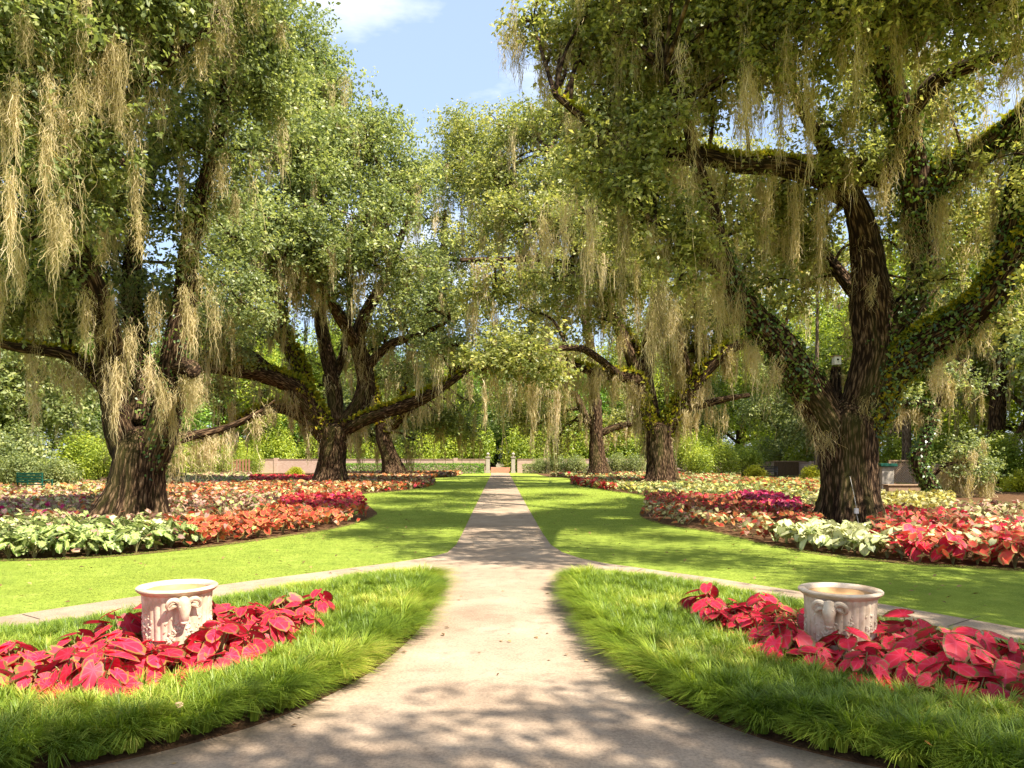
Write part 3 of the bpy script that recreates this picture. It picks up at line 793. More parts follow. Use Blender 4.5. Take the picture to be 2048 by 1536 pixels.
def moss_arrays(anchors, Yref=None):
    """anchors (x,y,z,length,width,count) -> fine kinked strands with side wisps, dense above and thin below"""
    Vs, Ts = [], []
    seg = 7
    t = np.linspace(0, 1, seg + 1)
    for (x, y, z, L, wd, cnt) in anchors:
        cnt = max(10, int(cnt * MOSSK))
        sx, sy = wd * 0.5 * rng.uniform(.5, 1.3), wd * 0.5 * rng.uniform(.5, 1.3)
        dep = rng.beta(1, 1.7, cnt)                  # how far down the tuft a strand starts
        nar = (1 - 0.8 * dep)[:, None]               # the tuft narrows downwards
        base = np.array((x, y, z)) + np.column_stack([rng.normal(0, sx, cnt), rng.normal(0, sy, cnt), np.zeros(cnt)]) * np.hstack([nar, nar, nar])
        base[:, 2] += rng.normal(0, 0.10, cnt) - dep * L * 0.85
        wisp = rng.random(cnt) < 0.45
        ln = np.where(wisp, rng.uniform(.1, .35, cnt), L * (0.10 + 0.55 * rng.beta(1.3, 2.2, cnt)) + 0.08)
        drift_ = rng.normal(0, 1, (cnt, 2)) * np.where(wisp, 0.14, 0.03)[:, None]
        rw = max(0.005, math.hypot(x, y) * 0.00062) * rng.uniform(0.5, 1.5, cnt)
        ang = rng.random(cnt) * np.pi
        ux, uy = np.cos(ang), np.sin(ang)
        conv = rng.uniform(0.0, 0.8, cnt)
        amp = 0.012 + 0.028 * rng.random(cnt)
        kx = np.cumsum(rng.normal(0, 1, (cnt, seg + 1)), 1) * amp[:, None] + drift_[:, :1] * t[None]
        ky = np.cumsum(rng.normal(0, 1, (cnt, seg + 1)), 1) * amp[:, None] + drift_[:, 1:] * t[None]
        cx, cy = x + rng.normal(0, wd * .2), y
        V = np.zeros((cnt, seg + 1, 2, 3), np.float32)
        wob = rng.uniform(0.5, 1.5, (cnt, seg + 1))
        for k, tt in enumerate(t):
            px = base[:, 0] + (cx - base[:, 0]) * conv * tt + kx[:, k]
            py = base[:, 1] + (cy - base[:, 1]) * conv * tt + ky[:, k]
            pz = base[:, 2] - ln * tt
            w = rw * (1.0 - 0.75 * tt ** 2) / 2 * wob[:, k]
            for s, sg in ((0, -1), (1, 1)):
                V[:, k, s, 0] = px + sg * ux * w; V[:, k, s, 1] = py + sg * uy * w; V[:, k, s, 2] = pz
        Vs.append(V.reshape(-1, 3))
        Ts.append(np.repeat(np.clip(rng.normal(0.5, 0.22) * 0.6 + rng.random(cnt) * 0.42 - .02, 0, 1), 2 * (seg + 1)))
    V = np.vstack(Vs); n = len(V) // (2 * (seg + 1))
    b0 = np.arange(n)[:, None] * (2 * (seg + 1)); k = np.arange(seg)[None] * 2
    Q = np.stack([b0 + k, b0 + k + 1, b0 + k + 3, b0 + k + 2], -1).reshape(-1, 4)
    return V, Q, np.concatenate(Ts)

def fill(puffs, p=0.55):
    """smaller foliage masses between neighbouring ones"""
    out = list(puffs)
    for i in range(len(puffs)):
        for j in range(i):
            a, b = np.array(puffs[i]), np.array(puffs[j])
            d = np.linalg.norm(a[:3] - b[:3])
            if d < 1.35 * (a[3] + b[3]) and rng.random() < p:
                m = (a + b) / 2 + np.append(rng.normal(0, .25, 3) * a[3], 0)
                out.append((*m[:3], 0.33 * (a[3] + b[3])))
    return out

def crown_arrays(puffs, limbs, leaf, dens, sub=(0.45, 0.8), subk=1.0, twig=0.03, tint=(0.0, 1.0)):
    """puffs: (x,y,z,r). returns leaf V, tints, twig V/Q, clump centres"""
    LP = np.vstack([l.p for l in limbs])
    C, RS = [], []
    TV, TQ = [], []
    def tw(a, b, r0, r1, n=4, lift=0.15):
        mid = (a + b) / 2 + np.array((0, 0, lift * np.linalg.norm(b - a))) + rng.normal(0, 0.06, 3) * np.linalg.norm(b - a)
        pts = catmull([a, mid, b], 4)
        v, q, _ = tube_arrays(pts, np.linspace(r0, r1, len(pts)), n)
        TQ.append(q + sum(len(x) for x in TV)); TV.append(v)
    for (x, y, z, r) in fill(puffs):
        c = np.array((x, y, z))
        near = LP[np.argmin(np.linalg.norm(LP - c, axis=1))]
        tw(near, c, twig * (1.2 + 0.35 * r), twig * 0.9, 6, 0.1)
        ns = max(8, int(subk * SUBK * 7.5 * (r / np.mean(sub) / 2) ** 2))
        d = unit(ns); d[:, 2] = d[:, 2] * 0.8 + 0.08
        rr = r * rng.random(ns) ** (1 / 2.4) * rng.uniform(.75, 1.32, ns)
        cc = c + d * rr[:, None] * np.array((1, 1, 0.8))
        for q in cc[rng.random(ns) < 0.4]: tw(c + (q - c) * 0.1, q, twig * 0.8, twig * 0.25, 4, 0.08)
        C.append(cc); RS.append(rng.uniform(*sub, ns) * np.where(rng.random(ns) < .3, .6, 1.0))
    C = np.vstack(C); RS = np.concatenate(RS)
    cnt = np.maximum(6, (DENS * dens * (RS / leaf) ** 2).astype(int))
    STAT.append(int(cnt.sum()))
    own = np.repeat(np.arange(len(C)), cnt)
    n = len(own)
    d = unit(n)
    u = rng.random(n) ** (1 / 2.0) * np.where(rng.random(n) < .14, rng.uniform(1.1, 1.7, n), 1.0)
    pos = C[own] + d * (RS[own] * u)[:, None] * np.array((1.1, 1.1, 0.62))
    # leaves sit in sprays of five along a twig tip
    k5 = np.arange(n) % 5; h5 = np.minimum(np.arange(n) - k5, n - 1)
    tdir = norm(d + 0.7 * unit(n) + np.array((0, 0, .15)))[h5]
    same = own == own[h5]
    pos = np.where(same[:, None], pos[h5] + tdir * (k5 * leaf * .38)[:, None] + rng.normal(0, leaf * .12, (n, 3)), pos)
    d = norm(tdir + .55 * unit(n))
    size = leaf * rng.uniform(0.65, 1.3, n)
    ct = rng.uniform(tint[0], tint[1], len(C))
    ti = np.clip(0.45 * ct[own] + 0.55 * rng.random(n), 0, 1)
    V = leaf_arrays(pos, d, size, 0.15)
    return V, np.repeat(ti, 4), np.vstack(TV), np.vstack(TQ), C, RS

def add_crown(name, parent, base, puffs, limbs, leaf, dens, m_leaf, **kw):
    V, ti, TV, TQ, C, RS = crown_arrays(puffs, limbs, leaf, dens, **kw)
    nl = len(V) // 4
    allV = np.vstack([V, TV]) - base
    FA = [quads(nl), TQ + len(V)]
    mi = np.concatenate([np.zeros(nl, int), np.ones(len(TQ), int)])
    o = link(name, raw_mesh(name, allV, FA, {'tint': np.concatenate([ti, np.zeros(len(TV))]), 'bark': np.zeros((len(allV), 3)) + allV * 0.4}, [m_leaf, M_bark], mi), parent)
    return o, C, RS

def add_moss(parent, base, anchors):
    V, Q, t = moss_arrays(anchors)
    return link('spanish_moss', raw_mesh('spanish_moss', V - base, Q, {'tint': t}, [M_moss]), parent)

def limb_leaves(limbs, per_m, size, top, spans=None):
    """leaf carpet on limbs: top=1 only the upper side (fern), 0 all round (ivy)"""
    Ps, Os = [], []
    for li, l in enumerate(limbs):
        T = np.gradient(l.p, axis=0); T = norm(T)
        seglen = np.linalg.norm(np.diff(l.p, axis=0), axis=1)
        for i in range(len(l.p) - 1):
            n = rng.poisson(per_m * seglen[i] * max(0.25, l.r[i] * 4))
            if not n: continue
            t = rng.random(n)[:, None]
            q = l.p[i] * (1 - t) + l.p[i + 1] * t
            o = unit(n); o[:, 2] = np.abs(o[:, 2]) + 0.7 * top if top else o[:, 2]
            o = norm(o - T[i] * (o @ T[i])[:, None])
            Ps.append(q + o * l.r[i] * rng.uniform(0.98, 1.12, (n, 1))); Os.append(o)
    if not Ps: return None
    pos, o = np.vstack(Ps), np.vstack(Os)
    n = len(pos)
    if top: V = leaf_arrays(pos, norm(o + 0.2 * unit(n)), size * rng.uniform(0.6, 1.4, n), -0.5, 0.1)
    else: V = leaf_arrays(pos + o * rng.uniform(0, 0.10, (n, 1)), o * 2.2, size * rng.uniform(0.6, 1.3, n), 0.4, 0.1)
    return V, np.repeat(rng.random(n), 4)

def add_carpet(name, parent, base, limbs, per_m, size, top, m):
    r = limb_leaves(limbs, per_m, size, top)
    if r is None: return
    V, t = r
    return link(name, raw_mesh(name, V - base, quads(len(V) // 4), {'tint': t}, [m]), parent)

def puffs_px(lst): return [(*P(x, y, Y), PUFF * r * Y / F) for x, y, Y, r in lst]

def under_anchors(C, RS, limbs, nC, nL, Lr, wd, cnt, frac_low=True):
    """anchors below leaf clumps and limbs"""
    out = []
    for i in rng.choice(len(C), size=min(nC, len(C)), replace=False):
        out.append((C[i][0] + rng.normal(0, .2), C[i][1] + rng.normal(0, .2), C[i][2] - RS[i] * 0.3, rng.uniform(*Lr), wd * rng.uniform(.5, 1.4), cnt * rng.uniform(.6, 1.4)))
    LP = np.vstack([np.column_stack([l.p, l.r]) for l in limbs])
    if nL:
        for i in rng.choice(len(LP), size=nL):
            x, y, z, r = LP[i]
            out.append((x + rng.normal(0, r * .6), y + rng.normal(0, r * .6), z - r * 0.7, rng.uniform(*Lr) * 0.7, wd * rng.uniform(.5, 1.3), cnt * rng.uniform(.5, 1.2)))
    return out

def px_anchors(lst):
    """(x, y, Y, length px, width px, count)"""
    return [(*P(x, y, Y), L * Y / F, w * Y / F / 2.2, c) for x, y, Y, L, w, c in lst]

def oak(label, base, trunk, limbs, puffs, leaf, dens, m_leaf, moss, fern=None, ivy=None, sub=(0.45, 0.8), subk=1.0, twig=0.03, group='live oaks along the path', extra_moss=(), flare=0.5, tint=(0, 1)):
    root = empty('oak_tree', base); tag(root, label, 'tree', group)
    base = np.array(base)
    add_wood('trunk', trunk, root, base, n=28, flare=flare, rough=0.06, ridges=9)
    for l in limbs: add_wood('limb', l, root, base, n=14, rough=0.08, ridges=5)
    _, C, RS = add_crown('crown', root, base, puffs, limbs, leaf, dens, m_leaf, sub=sub, subk=subk, twig=twig, tint=tint)
    nC, nL, Lr, wd, cnt = moss
    an = under_anchors(C, RS, limbs, nC, nL, Lr, wd, cnt) + list(extra_moss)
    add_moss(root, base, an)
    for l in (fern[0] if fern else ()): add_carpet('fern', root, base, [l], fern[1], fern[2], 1, M_fern)
    for l in (ivy[0] if ivy else ()): add_carpet('ivy', root, base, [l], ivy[1], ivy[2], 0, M_ivy)
    return root

# --- front right oak: ivy, birdhouse
Y = 18.3
tr = Limb([(1698, 1056, Y, 124), (1697, 1030, Y, 114), (1697, 980, Y, 104), (1696, 920, Y, 100), (1694, 875, Y, 103), (1694, 845, Y, 98), (1696, 820, Y, 72), (1698, 802, Y, 40), (1699, 795, Y, 8)])
r1 = [
 Limb([(1688, 935, Y, 54), (1668, 870, Y, 72), (1636, 808, Y, 74), (1600, 755, 18, 70), (1556, 690, 17.6, 64), (1505, 635, 17.2, 56), (1464, 570, 16.8, 44), (1440, 500, 16.5, 38), (1424, 420, 16.2, 32), (1396, 340, 15.8, 26), (1372, 240, 15.4, 20), (1330, 140, 15, 12)]),
 Limb([(1706, 930, Y, 60), (1716, 850, Y, 80), (1736, 765, Y, 82), (1750, 690, 18.4, 82), (1746, 620, 18.4, 82), (1738, 540, 18.3, 66), (1728, 470, 18.2, 54), (1708, 405, 18, 46), (1680, 350, 17.8, 38), (1645, 290, 17.5, 28), (1600, 210, 17, 20), (1570, 120, 16.6, 12)]),
 Limb([(1752, 700, 18.4, 60), (1795, 640, 18.2, 58), (1846, 580, 18, 54), (1850, 510, 17.8, 50), (1834, 430, 17.6, 54), (1828, 350, 17.3, 54), (1806, 240, 16.8, 48), (1768, 130, 16.2, 44), (1722, 30, 15.5, 40), (1680, -70, 15, 32), (1640, -160, 14.6, 18)]),
 Limb([(1836, 410, 17.6, 48), (1890, 350, 17.2, 56), (1950, 315, 16.8, 52), (2010, 275, 16.2, 50), (2070, 220, 15.6, 44), (2160, 120, 15, 30), (2230, 10, 14.5, 14)]),
 Limb([(1712, 920, Y, 50), (1738, 840, Y, 70), (1775, 755, 18.2, 70), (1840, 695, 17.8, 74), (1915, 650, 17.2, 68), (1975, 600, 16.6, 60), (2020, 530, 16.2, 58), (2075, 460, 15.8, 50), (2150, 380, 15.2, 32)]),
 Limb([(1990, 585, 16.5, 50), (2018, 500, 16.4, 56), (2035, 420, 16.2, 58), (2050, 330, 16, 50), (2090, 200, 15.6, 30)]),
 Limb([(1690, 395, 18, 40), (1640, 358, 17.6, 36), (1560, 332, 17.2, 38), (1480, 330, 16.8, 34), (1400, 312, 16.4, 30), (1300, 300, 16, 22), (1200, 260, 15.6, 18), (1110, 190, 15.2, 10)]),
 Limb([(1806, 245, 16.8, 34), (1870, 165, 16.2, 34), (1950, 125, 15.6, 30), (2048, 88, 15, 28), (2140, 30, 14.4, 16)]),
 Limb([(1745, 630, 18.6, 30), (1690, 560, 19.4, 26), (1640, 500, 20, 20), (1580, 450, 20.6, 12)]),
 Limb([(1672, 800, 18.7, 24), (1671, 770, 18.9, 22), (1672, 745, 19.1, 20), (1673, 733, 19.1, 16)]),
 Limb([(1770, 120, 16.2, 26), (1850, 40, 15.4, 22), (1930, -60, 14.8, 14)]),
 Limb([(1464, 570, 16.8, 24), (1410, 525, 16.2, 18), (1360, 470, 15.6, 12), (1300, 440, 15, 6)]),
]
rp = puffs_px([(1065, 40, 17, 70), (1130, 110, 17, 60), (1200, 60, 17, 95), (1330, 110, 17.5, 105), (1260, -60, 15, 110), (1440, 20, 16, 110), (1545, 120, 15, 85), (1420, 200, 16.5, 75),
  (1640, 10, 14, 110), (1800, 40, 14.5, 110), (1930, 40, 14, 95), (2090, 40, 14, 110), (1900, 230, 17.4, 55), (1960, 420, 19, 65), (1905, 500, 20.5, 50), (1560, 430, 19.5, 70), (1660, 540, 22, 60),
  (1450, 400, 17, 60), (1360, 560, 15.6, 50), (1360, 440, 15.4, 60), (1290, 440, 15.2, 60), (1410, 500, 15.8, 44), (1340, 250, 15, 60), (1540, 560, 16.8, 36), (1240, 360, 15, 60), (1720, 330, 17, 40), (1880, 560, 17, 36), (1700, 60, 14.6, 60), (2085, 330, 15, 90), (1740, 180, 17.6, 60), (1650, 250, 17.6, 55), (1290, 260, 16.2, 70), (1180, 320, 15.6, 60), (1230, 180, 16, 70), 
  (2000, 650, 17, 45), (2100, 560, 15, 70), (1540, 420, 18.5, 60), (1590, 380, 18.6, 60), (1560, 500, 19.5, 55), (1630, 450, 19.5, 55), (1450, 650, 20, 40), (1780, 480, 19.8, 45), (1790, 400, 19.6, 45), (1780, 300, 19, 50), (1960, 330, 18.6, 50), (1880, 130, 17, 60), (1820, 600, 21, 45), (1690, 120, 16.5, 60), (1500, 520, 17.6, 40), (1850, 320, 19.5, 60), (1590, 600, 20, 50), (1350, 20, 16, 90), (1700, -120, 14, 120), (1950, -100, 13.5, 120), (1500, -100, 14.5, 120)])
rp += [(x + rng.uniform(-.8, .8), y + rng.uniform(-.8, .8), z + rng.uniform(-.8, .8), rng.uniform(1.0, 1.6)) for x, y, z in [(4, 21, 11), (6.5, 20, 12), (9.5, 21, 12), (12.5, 21, 11.5), (15, 19, 10.5), (3, 24.5, 11), (6, 24, 11.5), (9, 25, 11.5), (12, 24.5, 11), (15, 23, 10), (5, 27.5, 9.5), (8.5, 28, 9.5), (12, 28, 9), (2.5, 18.5, 12.5), (4, 16.5, 11.5), (16, 16, 10)]]
rp += [(6.8, 7.4, 10, 1.1), (4.9, 9.6, 10, 1.0), (9.5, 7.2, 10.5, 1.1), (3.6, 11, 10.5, 1.1), (5.4, 8.3, 10, 1.0), (7.6, 8.6, 10.5, 1.1), (7.2, 11, 11, 1.1), (10.4, 10, 11.5, 1.2), (5.4, 12, 12, 1.0), (9, 12.6, 12, 1.2)]
r1 += [world_limb([(8.8, 18, 8.5, .3), (7, 21, 10, .2), (4.5, 24, 11, .07)]), world_limb([(9.2, 18.2, 8.5, .3), (11, 22, 10, .2), (11.5, 26.5, 10, .07)])]
r1 += [world_limb([(8.6, 15.6, 10.4, .3), (8, 12, 11, .2), (7.4, 8.4, 10.6, .08)])]
em = px_anchors([(1040, 60, 16.8, 110, 45, 45), (1085, 70, 16.8, 130, 50, 50), (1120, 90, 16.8, 100, 35, 35), (1150, 60, 16.8, 110, 30, 30), (1095, 130, 16.9, 90, 35, 35), (1010, 50, 16.8, 80, 30, 22),
  (1500, 110, 14.6, 180, 60, 60), (1480, 170, 15, 140, 60, 50), (1290, 290, 15.6, 120, 70, 60), (1350, 320, 15.8, 110, 70, 60), (1420, 330, 16.2, 140, 60, 55), (1180, 390, 14.8, 170, 50, 50), (1130, 390, 14.8, 150, 50, 45),
  (1090, 420, 15, 130, 50, 45), (1250, 400, 15, 160, 60, 60), (1320, 560, 15, 170, 60, 70), (1300, 620, 15, 130, 40, 45), (1345, 600, 15, 120, 36, 40), (1480, 520, 16.6, 160, 40, 40), (1530, 350, 17, 200, 60, 55), (1590, 350, 17.2, 210, 60, 55),
  (1640, 380, 17.5, 200, 50, 45), (1440, 480, 16.2, 200, 50, 45), (1400, 470, 16, 220, 60, 55), (1560, 100, 15, 200, 50, 45), (1620, 130, 15.4, 220, 60, 50), (1700, 200, 17, 200, 60, 50), (1890, 170, 16, 150, 60, 45), (1950, 260, 16.5, 140, 70, 55), (1960, 130, 15.5, 80, 50, 30), (2010, 110, 15.2, 70, 60, 34), (2040, 100, 15, 60, 40, 24),
  (1880, 400, 17, 150, 60, 50), (1990, 320, 16.4, 200, 60, 50), (1960, 620, 16.8, 90, 50, 40), (1900, 660, 17.2, 70, 40, 30), (1770, 310, 17, 140, 40, 30), (1660, 300, 17.5, 160, 50, 40)])
oak('massive live oak with ivy on its forked limbs and a birdhouse, right of the path', (T_R1[0], T_R1[1], 0), tr, r1, rp, 0.125, 3.4, M_oak,
    (200, 200, (0.6, 1.9), 0.24, 22), fern=([r1[6], r1[3], r1[4]], 420, 0.13), ivy=([world_limb(np.column_stack([r1[0].p, r1[0].r])[16:44], 1), r1[4], r1[5], r1[3], r1[2]], 300, 0.11), extra_moss=em, sub=(0.32, 0.62), subk=0.95)

# --- front left oak
Y = 18.0
tr = Limb([(258, 1046, Y, 122), (264, 1015, Y, 110), (272, 970, Y, 98), (278, 925, Y, 96), (282, 895, Y, 88), (284, 872, Y, 64), (284, 858, Y, 36), (284, 852, Y, 8)])
l1 = [
 Limb([(272, 960, Y, 46), (256, 905, Y, 60), (238, 850, Y, 58), (226, 790, 18, 54), (222, 730, 17.8, 52), (210, 650, 17.4, 50), (185, 580, 17, 52), (155, 510, 16.6, 50), (150, 420, 16, 44), (170, 300, 15.4, 36), (210, 160, 14.8, 28), (230, 20, 14.2, 20), (240, -90, 13.8, 12)]),
 Limb([(284, 975, Y, 50), (308, 905, Y, 66), (332, 840, Y, 62), (345, 770, 18.2, 56), (352, 690, 18.4, 50), (370, 600, 18.4, 44), (376, 500, 18.2, 38), (400, 400, 18, 32), (430, 300, 17.8, 26), (450, 180, 17.6, 18), (440, 60, 17.4, 10)]),
 Limb([(225, 790, 18, 36), (190, 750, 18, 32), (140, 712, 17.6, 26), (80, 700, 17, 22), (10, 690, 16.4, 16), (-80, 660, 16, 10)]),
 Limb([(155, 510, 16.6, 34), (100, 440, 15.6, 32), (40, 330, 14.4, 28), (-40, 180, 13.4, 24), (-80, 40, 12.6, 16)]),
 Limb([(285, 850, 18.2, 56), (290, 780, 18.6, 50), (275, 700, 19, 46), (262, 600, 19.4, 40), (270, 480, 19.6, 32), (300, 360, 19.6, 24), (320, 220, 19.4, 14)]),
 Limb([(350, 740, 18.3, 30), (380, 735, 17.4, 30), (388, 742, 16.6, 26), (380, 748, 16.2, 20)]),
 Limb([(325, 885, 18.3, 26), (400, 868, 18.8, 18), (460, 852, 19.3, 11), (520, 822, 19.8, 5), (550, 800, 20, 3)]),
 Limb([(170, 300, 15.4, 26), (250, 200, 14.8, 22), (340, 120, 14.6, 18), (440, 40, 14.6, 10)]),
]
lp = puffs_px([(40, 40, 12.5, 130), (200, 90, 14, 110), (90, 250, 14.5, 110), (-120, 180, 12.5, 150), (290, 260, 17, 100), (200, 400, 17, 80), (40, 450, 15.6, 70), (40, 540, 18.5, 60), (180, 500, 19, 55), (500, 620, 24, 60), (120, 340, 18, 70), (240, 460, 20, 60), (470, 480, 24, 70), (330, 430, 18, 80), (420, 100, 17.5, 110), (400, -60, 15, 140), (150, -120, 13, 150),
  (60, 610, 17, 70), (250, 560, 19.6, 60), (320, 620, 19.6, 60), (450, 300, 18.5, 95), (500, 50, 19, 90), (300, 130, 15, 90), (520, 200, 19, 85), (390, 540, 18.6, 60), (130, 620, 17.4, 50), (-60, 420, 15, 100), (280, 720, 18.8, 42), (-40, 620, 16.4, 80), (250, -40, 13.6, 110), (480, -80, 17, 120), (545, 150, 20, 60), (210, 640, 18.6, 45)])
em = px_anchors([(30, 150, 11.8, 170, 40, 50), (20, 330, 11.8, 200, 44, 60), (92, 250, 12, 170, 40, 56), (108, 400, 12, 160, 40, 56), (100, 150, 12.2, 110, 40, 40), (50, 20, 11.6, 120, 60, 40), (130, 200, 12.6, 120, 30, 34), (200, 120, 13, 130, 50, 60), (238, 80, 13, 150, 44, 60), (215, 60, 13, 90, 40, 36), (235, 190, 13.2, 90, 34, 34),
  (270, 330, 14, 110, 30, 44), (278, 430, 14.6, 80, 26, 34), (40, 480, 13.6, 110, 40, 44), (130, 420, 13, 100, 30, 36), (205, 430, 15.6, 110, 40, 40), (160, 150, 12.4, 120, 40, 40), (90, 600, 15.4, 70, 44, 40), (370, 570, 17.4, 130, 24, 40), (232, 720, 16.6, 150, 26, 60), (322, 750, 16.8, 110, 28, 40), (345, 780, 17, 110, 28, 40), (300, 710, 17, 90, 30, 36), (385, 610, 17.6, 100, 26, 36), (220, 570, 17, 120, 40, 44), (260, 640, 17.4, 110, 40, 44), (310, 580, 17.6, 110, 40, 44), (170, 580, 16, 100, 40, 36), (0, 540, 14.6, 100, 40, 44), (70, 770, 17, 100, 30, 30), (8, 180, 11.8, 150, 30, 40), (440, 320, 17, 70, 26, 30), (470, 380, 18, 70, 26, 30)])
lp += puffs_px([(70, 330, 12.6, 34), (150, 250, 13, 40), (60, 480, 14, 40), (160, 420, 14.4, 44), (20, 60, 12, 50), (130, 60, 12.6, 50), (250, 330, 14.5, 40), (190, 330, 15, 50), (330, 60, 14.6, 60), (110, 560, 16, 40)])
oak('leaning live oak with long tan moss curtains, front left of the path', (T_L1[0], T_L1[1], 0), tr, l1, lp, 0.125, 3.4, M_oak2,
    (190, 120, (0.6, 1.7), 0.24, 18), fern=([l1[2]], 260, 0.12), ivy=([l1[1], l1[4]], 110, 0.10), extra_moss=em, sub=(0.32, 0.62), subk=1.25)

# --- second pair
Y = 42.5
tr = Limb([(660, 976, Y, 72), (660, 958, Y, 60), (663, 920, Y, 54), (666, 885, Y, 54), (668, 860, Y, 58), (670, 848, Y, 40), (671, 842, Y, 8)])
l2 = [
 Limb([(655, 870, Y, 44), (622, 815, 42, 42), (590, 775, 41.5, 38), (540, 752, 41, 34), (480, 742, 40.5, 30), (420, 735, 40, 24), (350, 740, 39.5, 14)]),
 Limb([(648, 880, Y, 24), (600, 832, 42.4, 24), (550, 815, 42, 22), (500, 832, 41.6, 18), (450, 860, 41.4, 12), (400, 880, 41.2, 8)]),
 Limb([(620, 812, 42.2, 30), (600, 740, 42.6, 32), (572, 680, 42.6, 26), (560, 610, 42.4, 20), (540, 500, 42, 14), (520, 380, 41.6, 8)]),
 Limb([(690, 855, Y, 40), (728, 790, 42.6, 36), (728, 730, 42.4, 34), (716, 680, 42, 30), (735, 620, 41.6, 26), (770, 560, 41, 20), (800, 480, 40.6, 14), (830, 400, 40.4, 8)]),
 Limb([(675, 850, Y, 34), (668, 770, 43, 30), (650, 690, 43.4, 28), (640, 620, 43.6, 24), (660, 520, 43.6, 18), (670, 400, 43.4, 14), (660, 240, 43, 8)]),
 Limb([(690, 860, 42.4, 28), (740, 835, 41.6, 26), (800, 815, 41, 26), (850, 795, 40.4, 24), (900, 765, 40, 16), (950, 730, 39.6, 8)]),
 Limb([(728, 740, 42.6, 20), (780, 690, 41.5, 17), (840, 670, 41, 13), (900, 640, 40.4, 7)]), Limb([(575, 690, 42.6, 16), (520, 640, 42, 12), (470, 600, 41.5, 6)]), Limb([(668, 760, 43, 18), (690, 690, 44, 15), (700, 600, 44.5, 11), (690, 500, 44.5, 6)]), Limb([(712, 690, 42, 26), (660, 600, 39, 22), (620, 540, 37, 16), (580, 500, 35.6, 10)]),
 Limb([(560, 760, 41.2, 24), (490, 705, 40.6, 22), (430, 710, 40, 18), (380, 700, 39.6, 10)]),
]
lp = puffs_px([(605, 80, 44, 66), (560, 300, 38, 110), (650, 190, 42, 70), (720, 280, 41, 75), (780, 260, 42, 50), (800, 370, 41, 70), (560, 450, 35, 95), (650, 500, 36.5, 80), (740, 440, 38, 80), (840, 360, 43, 45), (480, 580, 35, 75), (820, 530, 39.6, 65), (420, 660, 37, 55), (870, 620, 39, 55),
  (640, 330, 40, 90), (480, 430, 37, 80), (690, 580, 39.5, 45), (560, 580, 39.5, 50), (910, 690, 38.5, 40), (440, 780, 40.5, 40), (560, 660, 40.5, 34), (640, 560, 38.5, 44), (720, 540, 38.5, 50), (790, 620, 40, 40), (480, 720, 38.5, 30), (870, 700, 39.4, 34), (620, 500, 37, 50), (760, 700, 44, 34), (610, 720, 44.5, 30), (470, 650, 44, 50), (530, 650, 45, 30), (700, 640, 45, 45), (690, 720, 46, 34), (780, 580, 44, 45), (600, 440, 44, 60), (520, 790, 43, 30), (780, 660, 43, 45), (600, 200, 43, 75), (560, 120, 44, 80), (640, 610, 45, 40), (830, 740, 41.5, 30), (480, 500, 39, 60), (380, 720, 39, 40)])
oak('spreading live oak with low arching limbs, second on the left of the path', (T_L2[0], T_L2[1], 0), tr, l2, lp, 0.20, 3.2, M_oak2,
    (220, 170, (1.1, 2.8), 0.42, 18), fern=([l2[0], l2[1], l2[5], l2[7], l2[2]], 110, 0.24), sub=(0.6, 1.1), subk=1.2, twig=0.05)
Y = 42.0
tr = Limb([(1322, 976, Y, 74), (1322, 955, Y, 60), (1320, 920, Y, 54), (1318, 885, Y, 50), (1316, 858, Y, 50), (1316, 848, Y, 34), (1316, 842, Y, 8)])
r2 = [
 Limb([(1306, 870, Y, 30), (1290, 830, 42, 30), (1280, 790, 42, 30), (1272, 760, 41.6, 28), (1240, 752, 41, 24), (1190, 745, 40.4, 18), (1120, 720, 39.6, 12), (1050, 700, 39, 7)]),
 Limb([(1326, 870, Y, 34), (1352, 825, 42, 32), (1385, 775, 41.6, 30), (1420, 730, 41.2, 28), (1460, 695, 41, 24), (1510, 682, 40.6, 18), (1570, 660, 40, 10)]),
 Limb([(1310, 850, 42.4, 26), (1290, 720, 43, 26), (1310, 620, 43.4, 24), (1300, 500, 43.4, 18), (1270, 380, 43, 12), (1240, 280, 42.6, 8)]),
 Limb([(1280, 770, 42, 22), (1240, 660, 41, 22), (1190, 560, 40, 18), (1140, 440, 39.4, 12), (1100, 300, 39, 8)]),
 Limb([(1400, 755, 41.5, 20), (1400, 640, 42.4, 20), (1380, 520, 42.8, 16), (1360, 420, 42.6, 10)]),
 Limb([(1352, 825, 42, 18), (1440, 800, 41.5, 14), (1500, 790, 41, 8)]), Limb([(1290, 720, 43, 16), (1230, 640, 43.4, 13), (1180, 600, 43.5, 7)]), Limb([(1385, 775, 41.6, 16), (1360, 680, 41, 14), (1340, 600, 40.6, 9)]), Limb([(1240, 752, 41, 16), (1170, 700, 37, 14), (1100, 700, 34, 11), (1040, 715, 32, 7)]),
 Limb([(1190, 560, 40, 12), (1100, 520, 38, 14), (1000, 520, 37, 12), (920, 520, 36.6, 8)]),
]
rp = puffs_px([(1050, 280, 42, 80), (1130, 230, 40.5, 75), (1170, 370, 39, 85), (1070, 440, 38, 80), (1250, 280, 40.5, 85), (1200, 480, 38, 75), (1280, 580, 37.5, 65), (1350, 420, 40, 80), (1120, 560, 36, 60), (1040, 715, 31, 42), (965, 740, 31, 32), (1100, 745, 31, 34), (1070, 690, 31, 30), (1000, 690, 32, 26),
  (1400, 600, 41, 60), (1400, 690, 43, 45), (1450, 600, 43, 50), (1360, 730, 44, 36), (1000, 440, 40, 60), (1320, 300, 41, 70), (990, 580, 37.5, 60), (1210, 640, 39.5, 45), (1130, 640, 40, 45), (1460, 640, 42, 50), (1060, 620, 36, 40), (980, 350, 43, 55), (1390, 330, 41, 60), (1290, 680, 43.5, 40), (1350, 640, 44, 40)])
